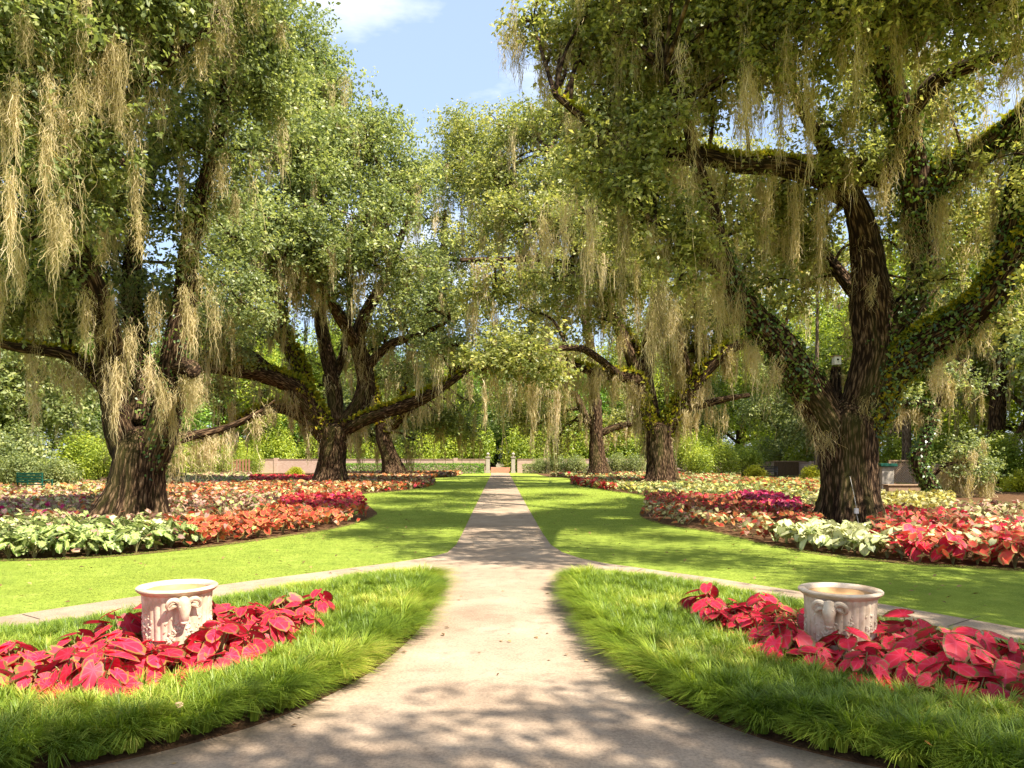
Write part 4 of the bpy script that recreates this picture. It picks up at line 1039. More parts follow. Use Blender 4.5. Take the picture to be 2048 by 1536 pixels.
rp += [(x + rng.uniform(-.8, .8), y + rng.uniform(-.8, .8), z + rng.uniform(-1, 1), rng.uniform(1.4, 2.2)) for x, y, z in [(4, 33, 12), (8, 34, 13), (12, 35, 12), (3, 38, 14), (7, 47, 14), (11, 47, 13), (15, 45, 12), (4, 50, 13), (8, 52, 13), (13, 51, 12), (16, 40, 12)]]
em = px_anchors([(940, 750, 30.6, 60, 34, 30), (970, 760, 30.6, 100, 16, 26), (1020, 760, 30.6, 70, 30, 30), (1065, 765, 30.6, 120, 24, 34), (1115, 765, 30.6, 130, 24, 40), (1130, 770, 30.8, 70, 30, 30), (1170, 520, 36, 120, 40, 30), (1100, 460, 36, 110, 40, 30), (1040, 500, 36, 90, 40, 26)])
oak('live oak with a low mossy branch reaching over the path, second on the right', (T_R2[0], T_R2[1], 0), tr, r2, rp, 0.20, 3.2, M_oak,
    (240, 190, (1.4, 3.6), 0.45, 24), fern=([r2[0], r2[1], r2[6]], 130, 0.25), extra_moss=em, sub=(0.6, 1.1), subk=1.2, twig=0.05)

# --- third pair
Y = 60
tr = Limb([(790, 958, Y, 54), (786, 940, Y, 44), (776, 905, Y, 32), (766, 870, Y, 28), (764, 840, Y, 26)])
l3 = [Limb([(764, 850, Y, 24), (750, 800, 60, 20), (740, 740, 60, 16), (760, 650, 60, 10)]), Limb([(770, 870, Y, 20), (800, 835, 59.6, 20), (840, 800, 59, 18), (890, 770, 58.4, 14), (940, 700, 58, 8)]), Limb([(800, 840, 59.6, 16), (810, 760, 60, 14), (840, 660, 60, 12), (880, 540, 60, 10), (890, 420, 60, 6)])]
lp = puffs_px([(860, 440, 61, 55), (900, 520, 60, 55), (880, 620, 59, 50), (820, 650, 60, 50), (910, 700, 58.6, 42), (790, 730, 61, 45), (860, 760, 61, 40), (730, 760, 61, 40), (830, 560, 62, 50), (930, 800, 61, 30), (700, 800, 62, 35), (850, 840, 61, 30), (900, 850, 62, 28), (740, 870, 63, 30), (680, 850, 64, 30), (940, 860, 64, 26), (830, 880, 64, 24)])
oak('live oak with a slanting pale trunk, third on the left of the path', (T_L3[0], T_L3[1], 0), tr, l3, lp, 0.22, 3.0, M_oak2, (110, 50, (1.2, 3.0), 0.5, 14), fern=(l3, 60, 0.3), sub=(1.0, 1.7), subk=1.2, twig=0.07)
tr = Limb([(1200, 958, Y, 62), (1197, 940, Y, 42), (1193, 890, Y, 28), (1192, 840, Y, 26), (1190, 800, Y, 26)])
r3 = [Limb([(1190, 810, Y, 24), (1185, 740, 60, 20), (1170, 640, 60, 16), (1130, 520, 60, 12), (1080, 420, 60, 8)]), Limb([(1190, 860, Y, 16), (1170, 830, 60, 16), (1150, 790, 60, 14), (1100, 740, 60, 10)]), Limb([(1195, 870, Y, 14), (1230, 855, 60, 14), (1270, 845, 60, 12)]), Limb([(1130, 520, 60, 10), (1040, 420, 60, 10), (960, 320, 60, 7)])]
rp = puffs_px([(935, 260, 60, 45), (1010, 260, 60, 50), (930, 350, 60, 65), (890, 330, 62, 40), (1000, 400, 60, 60), (960, 480, 58, 60), (1050, 560, 58, 60), (960, 620, 56, 50), (1080, 660, 58, 50), (1150, 700, 60, 50), (1010, 690, 58, 45), (905, 240, 62, 28), (1090, 800, 62, 34), (1140, 850, 62, 30), (1240, 860, 62, 30), (1060, 860, 64, 28), (1260, 800, 62, 34), (1110, 890, 63, 22), (1020, 790, 63, 30)])
oak('live oak with a straight trunk, third on the right of the path', (T_R3[0], T_R3[1], 0), tr, r3, rp, 0.22, 3.0, M_oak, (110, 40, (1.2, 3.0), 0.5, 14), sub=(1.0, 1.7), subk=1.2, twig=0.07)

# --- oak behind the viewer that shades the wide path
tr = world_limb([(11, -4.5, 0, .8), (11, -4.5, 1, .65), (10.9, -4.3, 3, .6), (10.8, -4.2, 4, .6)])
bl = [world_limb([(10.8, -4.2, 3.8, .4), (9, -4, 7, .3), (6.5, -3.4, 10, .15), (4, -2.2, 11, .06)]), world_limb([(10.9, -4.2, 3.8, .4), (11.6, -1.5, 7.5, .3), (12.5, 3, 9.6, .2), (13, 6, 10.5, .08)]), world_limb([(11, -4.2, 3.8, .35), (13.5, -3, 8, .25), (15, 0, 11, .1)])]
bp = [(6.6, -1.9, 10, 1.9), (9.5, -.9, 10, 1.7), (8.6, -3.8, 10.5, 2.2), (4.3, -1.5, 10.3, 1.2), (3.0, -1.2, 10.4, 1.1), (4.0, -2.6, 10.8, 1.3), (10.6, 1.2, 10.2, 1.0), (12.4, 2.6, 10.2, 1.3), (11.2, 4.6, 10.2, .9), (8.0, -.2, 10.1, .7), (8.5, 1.0, 10, .75), (10.4, 3.4, 10, .8), (12.2, 5.8, 10.4, .9), (13.6, 3.8, 10.2, 1.2), (5.5, -.9, 10, .8), (1.6, -1.6, 10.6, .8), (12, 4.5, 10, 1.7), (14, 1.5, 11, 2.2), (11.5, 0.8, 10.3, 1.2), (15.5, 5, 11, 2.0), (2.6, -2.4, 10.8, 0.9), (12, -3, 11.5, 2.2), (10.6, 7.3, 10.6, 1.0)]
oak('live oak standing behind the viewpoint, its crown shading the wide path', (11, -4.5, 0), tr, bl, bp, 0.14, 2.4, M_oak, (30, 10, (0.6, 1.4), 0.3, 14), sub=(0.5, 0.9), subk=0.85)

# ------------------------------------------------------------------ woodland round the garden
def wood_tree(seed, h, rad, m_leaf, bark, leaf, dens, moss=0, lean=0.0, low=0.22):
    """mesh set of one woodland tree, origin at its foot"""
    global rng
    keep = rng; rng = np.random.default_rng(seed)
    r0 = 0.028 * h
    tl = world_limb([(0, 0, -0.1, r0 * 1.5), (0, 0, 0.6, r0 * 1.1), (lean * .3, 0.1, h * .25, r0), (lean * .6, -0.1, h * .5, r0 * .8), (lean, 0, h * .85, r0 * .25)])
    limbs = [tl]
    puffs = []
    for i in range(9):
        z = h * (low + (0.9 - low) * (i + rng.random()) / 9)
        a = i * 2.4 + rng.random()
        rr = rad * (0.45 + 0.55 * math.sin(math.pi * min(1, max(0.1, (z / h - low + .15)))))
        e = np.array((math.cos(a) * rr * .75 + lean * z / h, math.sin(a) * rr * .75, z))
        s = np.array((lean * .6 * z / h, 0, max(z - rr * .5, h * .15)))
        limbs.append(world_limb([(*s, r0 * .4), (*((s + e) / 2 + (0, 0, .2)), r0 * .28), (*e, r0 * .1)], 4))
        puffs.append((*e, rad * rng.uniform(.32, .5)))
        if i % 2: puffs.append((e[0] * .3, e[1] * .3, min(h, z + rad * .15), rad * rng.uniform(.3, .45)))
    V, Q, bk_ = bark_tube(tl, n=12, flare=0.4)
    trunk = raw_mesh('trunk', V, Q, {'bark': bk_}, [bark], smooth=True)
    V, ti, TV, TQ, C, RS = crown_arrays(puffs, limbs, leaf, dens, sub=(rad * .14, rad * .24), twig=0.05)
    LV_, LQ = [], []
    for l in limbs[1:]:
        v, q, _ = tube_arrays(l.p, l.r, 5)
        LQ.append(q + sum(len(x) for x in LV_)); LV_.append(v)
    LV_ = np.vstack(LV_); LQ = np.vstack(LQ)
    allV = np.vstack([V, TV, LV_]); nl = len(V) // 4
    crown = raw_mesh('crown', allV, [quads(nl), TQ + len(V), LQ + len(V) + len(TV)], {'tint': np.concatenate([ti, np.zeros(len(TV) + len(LV_))]), 'bark': allV * 0.4}, [m_leaf, bark], np.concatenate([np.zeros(nl, int), np.ones(len(TQ) + len(LQ), int)]))
    ms = None
    if moss:
        an = [(C[i][0], C[i][1], C[i][2] - RS[i] * .4, rng.uniform(1.0, 3.0), 0.5, 12) for i in rng.choice(len(C), moss)]
        an = [(x, y, z, min(L, max(.5, z - 1.6)), w, c) for x, y, z, L, w, c in an]
        keepw = []
        V, Q, t = moss_arrays(an)
        ms = raw_mesh('spanish_moss', V, Q, {'tint': t}, [M_moss])
    rng = keep
    return trunk, crown, ms

WT = [wood_tree(31, 16, 6.5, M_bgl, M_bark, 0.26, 2.6, 90, 0.5, 0.14), wood_tree(32, 13, 6, M_oak2, M_bark, 0.26, 2.6, 110, -0.8, 0.12),
      wood_tree(33, 17, 5, M_bgl, M_barkp, 0.26, 2.4, 40, 0.3, 0.3), wood_tree(34, 11, 5.5, M_shrub, M_bark, 0.24, 2.6, 60, 0.6, 0.10)]
def wood(x, y, k, s, label, group):
    root = empty('woodland_tree', (x, y, 0), random.uniform(0, 6.28)); s *= 1.2; root.scale = (s, s, s * random.uniform(.95, 1.15))
    tag(root, label, 'tree', group)
    tr_, cr, ms = WT[k]
    link('trunk', tr_, root); link('crown', cr, root)
    if ms: link('spanish_moss', ms, root)
for (x, y, k, s) in [(-8, 96, 0, .8), (-3, 104, 3, 1.1), (4, 99, 1, .85), (9, 94, 3, .9), (-15, 97, 1, .9), (-22, 93, 0, .95), (15, 96, 0, .9), (22, 95, 1, .95), (-30, 96, 3, 1.2), (30, 94, 0, 1.0), (0, 118, 0, 1.1), (-10, 120, 2, 1.1), (11, 121, 1, 1.2), (-5, 110, 1, 1.0), (6, 108, 3, 1.2), (-18, 108, 3, 1.3), (18, 108, 0, 1.0), (-26, 110, 1, 1.1), (27, 110, 3, 1.3), (-34, 104, 0, 1.1), (36, 104, 1, 1.1), (-1, 100, 3, .7)]:
    wood(x, y, k, s, 'dense woodland tree rising beyond the brick end wall', 'trees beyond the end wall')
for (x, y, k, s) in [(-31, 84, 0, 1.0), (-36, 74, 1, 1.0), (-31, 66, 3, .95), (-38, 60, 0, 1.0), (-33, 52, 1, .9), (-41, 48, 0, 1.0), (-36, 41, 1, 1.0), (-32, 33, 3, .85), (-44, 56, 0, 1.1), (-40, 34, 0, .9), (-48, 42, 2, 1.1), (-26, 27, 1, .75)]:
    wood(x, y, k, s, 'mossy woodland tree standing left of the garden beds', 'trees left of the garden')
for (x, y, k, s) in [(31, 82, 2, 1.0), (34, 74, 0, 1.0), (38, 66, 1, 1.05), (32, 60, 2, .9), (39, 54, 0, 1.0), (44, 46, 1, 1.05), (48, 60, 0, 1.15), (33, 46, 2, .85), (36, 38, 1, .9), (46, 36, 0, 1.0), (29, 70, 1, .8), (30, 34, 1, .85)]:
    wood(x, y, k, s, 'mossy woodland tree standing right of the garden wall', 'trees right of the garden')

# bare pale pine trunks right
def pine(x, y, h):
    root = empty('pine_tree', (x, y, 0)); tag(root, 'slim pale pine trunk among the trees right of the ivy oak', 'tree', 'slim pines at the right')
    l = world_limb([(0, 0, 0, .24), (0.05, 0, 3, .2), (0, .05, 8, .17), (0.1, 0, h, .06)])
    add_wood('trunk', l, root, np.zeros(3), M_barkp, n=10, rough=.04)
    pf = [(random.uniform(-1.4, 1.4), random.uniform(-1.4, 1.4), h - random.uniform(0, 4.5), random.uniform(.8, 1.3)) for _ in range(7)]
    add_crown('crown', root, np.zeros(3), pf, [l], 0.26, 2.0, M_bgl, sub=(.5, .9))
for x, y, h in [(G(1777, 960)[0] * 1.0, 55, 17), (28.6, 53, 18), (27.2, 50, 16), (36.5, 52, 18), (38.6, 55, 17), (25.4, 60, 18)]: pine(x, y, h)

# big mossy oaks at the right and the ivy-wrapped crooked one
Y = 46
tr = Limb([(1990, 965, Y, 44), (1990, 930, Y, 32), (1993, 880, Y, 30), (1995, 820, Y, 30), (2000, 760, Y, 26)])
lb = [Limb([(2000, 770, Y, 22), (2004, 680, Y, 16), (1990, 560, Y, 8)]), Limb([(1995, 920, Y, 16), (2030, 880, 45, 16), (2060, 830, 44, 12), (2110, 760, 43, 7)]), Limb([(1996, 800, Y, 16), (1940, 740, 46.5, 12), (1880, 690, 47, 8)])]
oak('mossy oak behind the lattice wall at the far right', (*tr.p[0][:2], 0), tr, lb, puffs_px([(2000, 600, 46, 60), (1930, 680, 47, 50), (2080, 700, 44, 55), (1870, 700, 48, 45), (1940, 790, 48, 32), (2060, 620, 45, 60), (1880, 600, 49, 50)]), 0.19, 2.8, M_oak2, (60, 40, (1.0, 3.4), .5, 16), group='oaks at the right edge', sub=(.8, 1.3), twig=.05)
Y = 31
tr = Limb([(1868, 990, Y, 26), (1850, 955, Y, 24), (1836, 925, Y, 26), (1846, 890, Y, 24), (1862, 850, Y, 20), (1866, 815, Y, 18)])
lb = [Limb([(1866, 820, Y, 18), (1845, 808, Y, 18), (1810, 806, Y, 15), (1780, 812, Y, 9)]), Limb([(1866, 830, Y, 12), (1890, 770, Y, 10), (1930, 720, Y, 7)]), Limb([(1855, 960, Y, 10), (1890, 930, Y, 8), (1930, 925, Y, 5)])]
oak('small crooked tree with an ivy-wrapped trunk, right of the ivy oak', (*tr.p[0][:2], 0), tr, lb, puffs_px([(1900, 740, 31, 36), (1945, 770, 31, 34), (1900, 930, 31, 30), (1945, 945, 31, 32), (1975, 930, 31.5, 26), (1810, 790, 31, 22), (1930, 890, 31.4, 28)]), 0.13, 2.6, M_oak2, (40, 30, (.6, 1.8), .3, 16), ivy=([tr, lb[0]], 300, .14), group='oaks at the right edge', sub=(.4, .7))

# ------------------------------------------------------------------ shrubs and hedges
def bush_mesh(name, rx, ry, rz, leaf, n, m, seed, lumps=9):
    global rng
    keep = rng; rng = np.random.default_rng(seed)
    c = unit(lumps) * np.array((rx, ry, rz)) * .55; c[:, 2] = np.abs(c[:, 2]) + rz * .35
    own = rng.integers(0, lumps, n)
    d = unit(n)
    pos = c[own] + d * (rng.random((n, 1)) ** .4) * np.array((rx, ry, rz)) * .5
    pos[:, 2] = np.maximum(pos[:, 2], 0.03)
    V = leaf_arrays(pos, d, leaf * rng.uniform(.6, 1.3, n), .1)
    SV, SQ = [], []
    for q in c:
        pts = catmull([(q[0] * .15, q[1] * .15, 0), (q[0] * .5, q[1] * .5, q[2] * .5), tuple(q)], 3)
        v, qq, _ = tube_arrays(pts, np.linspace(.03, .012, len(pts)), 4)
        SQ.append(qq + sum(len(x) for x in SV)); SV.append(v)
    f = raw_mesh('foliage', V, quads(n), {'tint': np.repeat(np.clip(.5 * rng.random(lumps)[own] + .5 * rng.random(n), 0, 1), 4)}, [m])
    s = raw_mesh('stems', np.vstack(SV), np.vstack(SQ), {'bark': np.vstack(SV)}, [M_bark])
    rng = keep
    return f, s
BU = {'green': [bush_mesh('b', 1.6, 1.5, 1.5, .16, 3800, M_shrub, 60 + i) for i in range(3)],
      'tall': [bush_mesh('b', 2.2, 2.0, 3.0, .2, 5200, M_bgl, 70 + i, 14) for i in range(3)],
      'dark': [bush_mesh('b', 2.2, 2.0, 2.6, .2, 5200, M_oak2, 75 + i, 14) for i in range(2)],
      'gold': [bush_mesh('b', .75, .75, .65, .1, 2600, M_gold, 80 + i) for i in range(2)]}
def bush(x, y, k, s, label, group=None, i=[0]):
    root = empty('shrub', (x, y, 0), random.uniform(0, 6.28)); s *= random.uniform(.9, 1.1); root.scale = (s, s, s * random.uniform(.9, 1.1))
    tag(root, label, 'shrub', group)
    i[0] += 1
    f, st = BU[k][i[0] % len(BU[k])]
    link('foliage', f, root); link('stems', st, root)
for x, y, s in [(-26, 31, .9), (-24.5, 33.5, .8), (-28, 36, 1.1), (-27.5, 40, 1.0), (-29, 45, 1.1), (-23.8, 37.2, .6), (-22.3, 38, .6)]:
    bush(x, y, 'dark', s, 'dark green shrub behind the green bench', 'dark shrubs at the left')
for x, y, s in [(-25.5, 48, .7), (-26, 53, .8), (-25.8, 58, .8), (-25.6, 63, .8), (-25, 67, .7), (-24, 72, .7), (-28, 50, 1), (-28.5, 56, 1), (-28, 61, 1.1), (-29, 67, 1), (-29, 73, 1.1), (-28, 79, 1)]:
    bush(x, y, 'tall', s, 'tall shrub along the left garden wall', 'tall shrubs along the left wall')
for i in range(30):
    x = -29 + i * 2
    if abs(x) > 2.2: bush(x, 84 + random.uniform(-.5, 6), 'tall', random.uniform(.9, 1.5), 'tall shrub behind the brick end wall', 'tall shrubs behind the end wall')
for x, y, s in [(28, 42, .9), (29, 49, 1), (28.5, 55, 1), (29, 62, 1), (28, 68, 1.1), (28, 75, 1), (28, 80, 1.1), (29, 36, .9), (27, 31, .7)]:
    bush(x, y, 'tall', s, 'leafy shrub along the right garden wall', 'leafy shrubs along the right wall')
for px, Yd, s in [(1395, 60, .9), (1440, 62, 1.0), (1490, 66, 1.0), (1235, 76, .8), (1270, 75, .8), (1110, 77, .75), (1150, 77, .8), (1080, 77.5, .7), (1380, 70, 1.2)]:
    bush((px - HX) / F * Yd, Yd, 'tall' if px > 1300 else 'dark', s * .8, 'bushy shrub at the back of the right bed', 'shrubs at the back of the right bed')
for px, py, Yd, s in [(1512, 950, 58, 1.3), (1625, 955, 52, 1.3), (1905, 985, 37, 1.0), (2040, 985, 36, 1.3), (2085, 985, 35, 1.2), (350, 950, 52, .9), (590, 950, 62, 1.0)]:
    x = (px - HX) / F * Yd
    lab = {1512: 'rounded golden shrub left of the brown wall panel', 1625: 'golden shrub just left of the ivy oak trunk', 1905: 'golden shrub beside the crooked ivy tree', 2040: 'large golden shrub at the right edge', 2085: 'golden shrub outermost at the right edge', 350: 'yellow green shrub beside the thin garden chair', 590: 'yellow green shrub left of the second left oak'}[px]
    bush(x, Yd, 'gold', s, lab, 'golden shrubs')

def hedge(x0, x1, y, h, d, label, m=M_shrub):
    root = empty('hedge', ((x0 + x1) / 2, y, 0)); tag(root, label, 'hedge')
    L = x1 - x0; n = int(900 * L)
    p = np.column_stack([rng.uniform(-L / 2, L / 2, n), rng.uniform(-d / 2, d / 2, n), rng.uniform(.02, h, n)])
    f = rng.integers(0, 3, n)
    p[f == 0, 2] = h + rng.normal(0, .05, (f == 0).sum()); p[f == 1, 1] = -d / 2 + rng.normal(0, .05, (f == 1).sum())
    o = np.zeros((n, 3)); o[f == 0, 2] = 1; o[f == 1, 1] = -1
    V = leaf_arrays(p, o, .14 * rng.uniform(.6, 1.3, n))
    link('foliage', raw_mesh('foliage', V, quads(n), {'tint': np.repeat(rng.random(n), 4)}, [m]), root)
hedge(-16.5, -1.6, 77.2, 0.95, 1.0, 'clipped green hedge left of the gateway')
hedge(2.4, 14.5, 77.4, 0.9, 1.0, 'low dark hedge right of the gateway', M_oak2)

# ------------------------------------------------------------------ walls, gate, steps
def wall(p0, p1, h, label, th=.3):
    p0, p1 = np.array(p0), np.array(p1); L = np.linalg.norm(p1 - p0); a = math.atan2(*(p1 - p0)[::-1])
    root = empty('brick_wall', (*p0, 0), a); tag(root, label, 'wall')
    mb = MB(); mb.box((0, -th / 2, -.1), (L, th / 2, h - .08)); mb.build('masonry', M_brick, root, smooth=False)
    mb = MB(); mb.box((-.03, -th / 2 - .05, h - .08), (L + .03, th / 2 + .05, h), .012); mb.build('coping', M_cope, root)
    k = max(2, int(L / 6))
    for i in range(k):
        x = L * (i + .5) / k
        mb = MB(); mb.box((x - .22, -th / 2 - .06, -.1), (x + .22, th / 2 + .06, h + .1), .01); mb.build('pier', M_brick, root, smooth=False)
wall((-27, 80), (-1.5, 80), 1.5, 'long pink brick wall left of the gateway')
wall((1.9, 80), (27, 80), 1.5, 'pink brick wall right of the gateway, partly behind shrubs')
wall((-26.5, 79.5), (-26.5, 68), 1.35, 'short return of brick wall at the far left corner of the garden')
wall((26.5, 79.5), (26.5, 41), 1.25, 'low brick wall along the right side behind the ivy oak')

def post(x, y, label):
    root = empty('gate_post', (x, y, 0)); tag(root, label, 'gate post', 'gateway posts')
    MB().box((-.24, -.24, 0), (.24, .24, .22), .01).box((-.2, -.2, .22), (.2, .2, 1.62), .01).build('shaft', M_stone, root)
    MB().box((-.27, -.27, 1.62), (.27, .27, 1.74), .02).build('cap', M_stone, root)
    MB().lathe([(.03, 1.74), (.08, 1.76), (.05, 1.82), (.15, 1.92), (.18, 2.02), (.1, 2.12), (.02, 2.2)], 16).build('finial', M_stone, root)
post(-1.22, 79.2, 'pale gate post with an urn finial, left of the path end')
post(1.45, 79.2, 'pale gate post with an urn finial, right of the path end')
root = empty('brick_steps', (0.1, 80.5, 0)); tag(root, 'short flight of orange brick steps at the end of the path', 'steps')
M_step = plain('step_brick', (0.46, 0.23, 0.14), .9)
for i in range(4): MB().box((-1.05, i * .32, .0 if i == 0 else i * .14 + .002), (1.05, i * .32 + .5 + (2.5 if i == 3 else 0), (i + 1) * .14), .008).build('step', M_step, root)
# statue beyond the gate
root = empty('statue', (0.05, 92, 0)); tag(root, 'slender dark statue with a raised arm on a plinth beyond the gateway', 'statue')
MB().box((-.5, -.5, 0), (.5, .5, .8), .03).box((-.36, -.36, .8), (.36, .36, 1.0), .02).build('plinth', M_stone, root)
sk = bpy.data.meshes.new('figure')
fv = [(0, 0, 2.0), (.02, 0, 2.3), (.02, 0, 2.55), (.03, 0, 2.68), (.04, 0, 2.82), (-.1, 0, 1.95), (-.12, -.03, 1.5), (-.12, .04, 1.03), (.1, 0, 1.95), (.1, -.06, 1.5), (.12, .0, 1.03), (-.2, 0, 2.52), (-.32, -.05, 2.78), (-.28, -.1, 3.05), (.22, 0, 2.5), (.3, -.02, 2.22), (.26, -.14, 2.0)]
fe = [(0, 1), (1, 2), (2, 3), (3, 4), (0, 5), (5, 6), (6, 7), (0, 8), (8, 9), (9, 10), (2, 11), (11, 12), (12, 13), (2, 14), (14, 15), (15, 16)]
fr_ = [.15, .12, .14, .06, .12, .1, .075, .05, .1, .075, .05, .07, .05, .035, .07, .05, .035]
sk.from_pydata(fv, fe, []); sk.materials.append(M_bronze)
fo = link('figure', sk, root)
mod = fo.modifiers.new('skin', 'SKIN')
for v, r_ in zip(sk.skin_vertices[0].data, fr_): v.radius = (r_, r_)
sk.skin_vertices[0].data[0].use_root = True
fo.modifiers.new('sub', 'SUBSURF').levels = 1; fo.modifiers['sub'].render_levels = 2

# ------------------------------------------------------------------ urns
def urn(cx, cy, rz, label, ram):
    root = empty('stone_urn', (cx, cy, 0.03), rz); tag(root, label, 'urn', 'ram head urns flanking the path')
    nf = 28
    def rip(a, i): return 0.034 * abs(math.cos(a * nf / 2)) - 0.017 if 2 <= i <= 7 else 0
    prof = [(.262, 0), (.262, .05), (.235, .075), (.238, .18), (.241, .30), (.245, .42), (.25, .53), (.252, .565), (.258, .58)]
    MB().lathe(prof, 224, ripple=rip).build('body', M_urn, root)
    MB().lathe([(.254, .578), (.272, .588), (.290, .604), (.298, .615), (.297, .624), (.289, .631), (.27, .633), (.248, .627), (.236, .615), (.231, .60)], 64).build('rim', M_urn, root)
    MB().lathe([(.233, .60), (.215, .575), (.16, .56), (.08, .555), (.001, .553)], 48).build('basin', M_urnin, root)
    # ram's head: long muzzle, brow, ears and coiled horns
    ra = ram
    er = Vector((math.cos(ra), math.sin(ra), 0)); et = Vector((-math.sin(ra), math.cos(ra), 0))
    def at(o, t, z): return er * o + et * t + Vector((0, 0, z))
    rot = Matrix((er, et, Vector((0, 0, 1)))).transposed()
    mb = MB()
    mb.tube([at(.235, 0, .565), at(.285, 0, .545), at(.305, 0, .50), at(.30, 0, .45), at(.29, 0, .405), at(.28, 0, .385)], [.028, .05, .048, .036, .03, .014], 14)
    mb.ball(at(.30, 0, .395), .024, (1, 1.15, .8), 2, rot)
    for s in (-1, 1):
        mb.ball(at(.325, s * .03, .515), .012, sub=2)
        mb.tube([at(.28, s * .035, .53), at(.285, s * .075, .515), at(.28, s * .105, .49)], [.014, .018, .004], 8)
    hd = mb.build('ram_head', M_urn, root)
    for s in (-1, 1):
        pts, rd = [], []
        for k in range(22):
            t = k / 21
            a = 0.6 + t * 4.6
            rr = .046 * (1 - .45 * t)
            pts.append(at(.288 + .012 * math.sin(a), s * (.075 + .02 * t - rr * math.cos(a) * .9), .525 + rr * math.sin(a))); rd.append(.021 * (1 - .72 * t))
        MB().tube(pts, rd, 8).build('horn', M_urn, hd)
    # fruit and vine garland slung between the heads
    mb = MB()
    rs = random.Random(5)
    def leaf_lump(a, z, r):
        v = Vector((math.cos(a) * .247, math.sin(a) * .247, z))
        q = Matrix.Rotation(a, 3, 'Z') @ Matrix.Rotation(rs.uniform(0, 6), 3, 'X')
        mb.ball(v, r, (.55, 1.3, .75), 1, q)
    for k in range(4):
        if k: mb = MB()
        a0 = ra + k * math.pi / 2
        for j in range(46):
            t = j / 45
            a = a0 + t * math.pi / 2
            z = .40 - .20 * math.sin(math.pi * t)
            for _ in range(3): leaf_lump(a + rs.gauss(0, .035), z + rs.gauss(0, .022), rs.uniform(.007, .015))
        for j in range(26):     # bunch beside the head
            leaf_lump(a0 + rs.choice((-1, 1)) * rs.uniform(.28, .62), rs.uniform(.30, .49), rs.uniform(.007, .015))
        mb.build('garland', M_urn, root)
    return root
urn(UL[0], UL[1], 0, 'sunlit cream urn with ram heads in the red bed left of the path', R(-58))
urn(UR[0], UR[1], 0, 'cream urn with ram heads in the red bed right of the path', R(-128))

# ------------------------------------------------------------------ small things
def bench(x, y, rz, label, w=1.65, m=None):
    m = m or M_bench
    root = empty('garden_bench', (x, y, 0), rz); tag(root, label, 'bench')
    sm = MB()
    for i in range(4): sm.box((-w / 2, -.25 + i * .13, .42), (w / 2, -.14 + i * .13, .45), .006)
    sm.build('seat', m, root)
    bk_ = MB()
    for i in range(4): bk_.box((-w / 2, .27, .52 + i * .12), (w / 2, .30, .61 + i * .12), .006)
    bk_.build('backrest', m, root)
    for s in (-1, 1):
        for yy, hh in ((-.22, .62), (.25, .98)):
            MB().box((s * (w / 2 - .03) - .03, yy - .03, 0), (s * (w / 2 - .03) + .03, yy + .02, hh), .006).build('leg', m, root)
        MB().box((s * (w / 2 - .03) - .035, -.28, .62), (s * (w / 2 - .03) + .035, .22, .66), .008).build('armrest', m, root)
bx, by = G(70, 988); bench(bx, by, R(158), 'dark green slatted bench at the left edge before dark shrubs')
bx, by = (355 - HX) / F * 47, 47; bench(bx, by, R(90), 'thin framed garden bench behind the front left oak', 1.5)
bx, by = (1535 - HX) / F * 58, 58; bench(bx, by, R(180), 'small dark bench before the brown wall panel', 1.4, M_darkmetal)

# birdhouse on the stub between the limbs
bc = P(1673, 719, 18.6)
root = empty('birdhouse', (bc[0], bc[1], bc[2] - .13)); tag(root, 'small pale birdhouse on a stub in the fork of the ivy oak', 'birdhouse')
MB().box((-.085, -.08, 0), (.085, .08, .2), .006).build('house', M_white, root)
MB().lathe([(.028, 0), (.026, .006), (.001, .008)], 20).build('hole', M_hole, root)
ho = bpy.data.objects[[o.name for o in root.children if o.name.startswith('hole')][0]]
ho.rotation_euler = (R(90), 0, 0); ho.location = (0, -.0805, .12)
MB().box((-.12, -.13, .2), (.12, .12, .22), .004).build('roof', M_wood, root)
MB().tube([(0, -.085, .06), (0, -.13, .06)], [.006, .006], 8).build('perch', M_wood, root)
# power box and cable on the trunk
tb = P(1713, 1022, 17.35)
root = empty('outlet_box', (tb[0], tb[1], tb[2])); tag(root, 'small white box with a cable low on the ivy oak trunk', 'outlet box')
MB().box((-.04, -.03, -.06), (.04, .05, .06), .006).build('casing', M_white, root)
MB().tube(catmull([(0, 0, -.06), (.03, -.02, -.25), (.06, -.05, -.45), (.05, -.1, -.6)], 5), [.004] * 16, 6).build('cable', M_white, root)
MB().tube(catmull([(0, 0, .06), (-.05, .03, .4), (-.11, .09, .8)], 5), [.004] * 11, 6).build('cable', M_white, root)

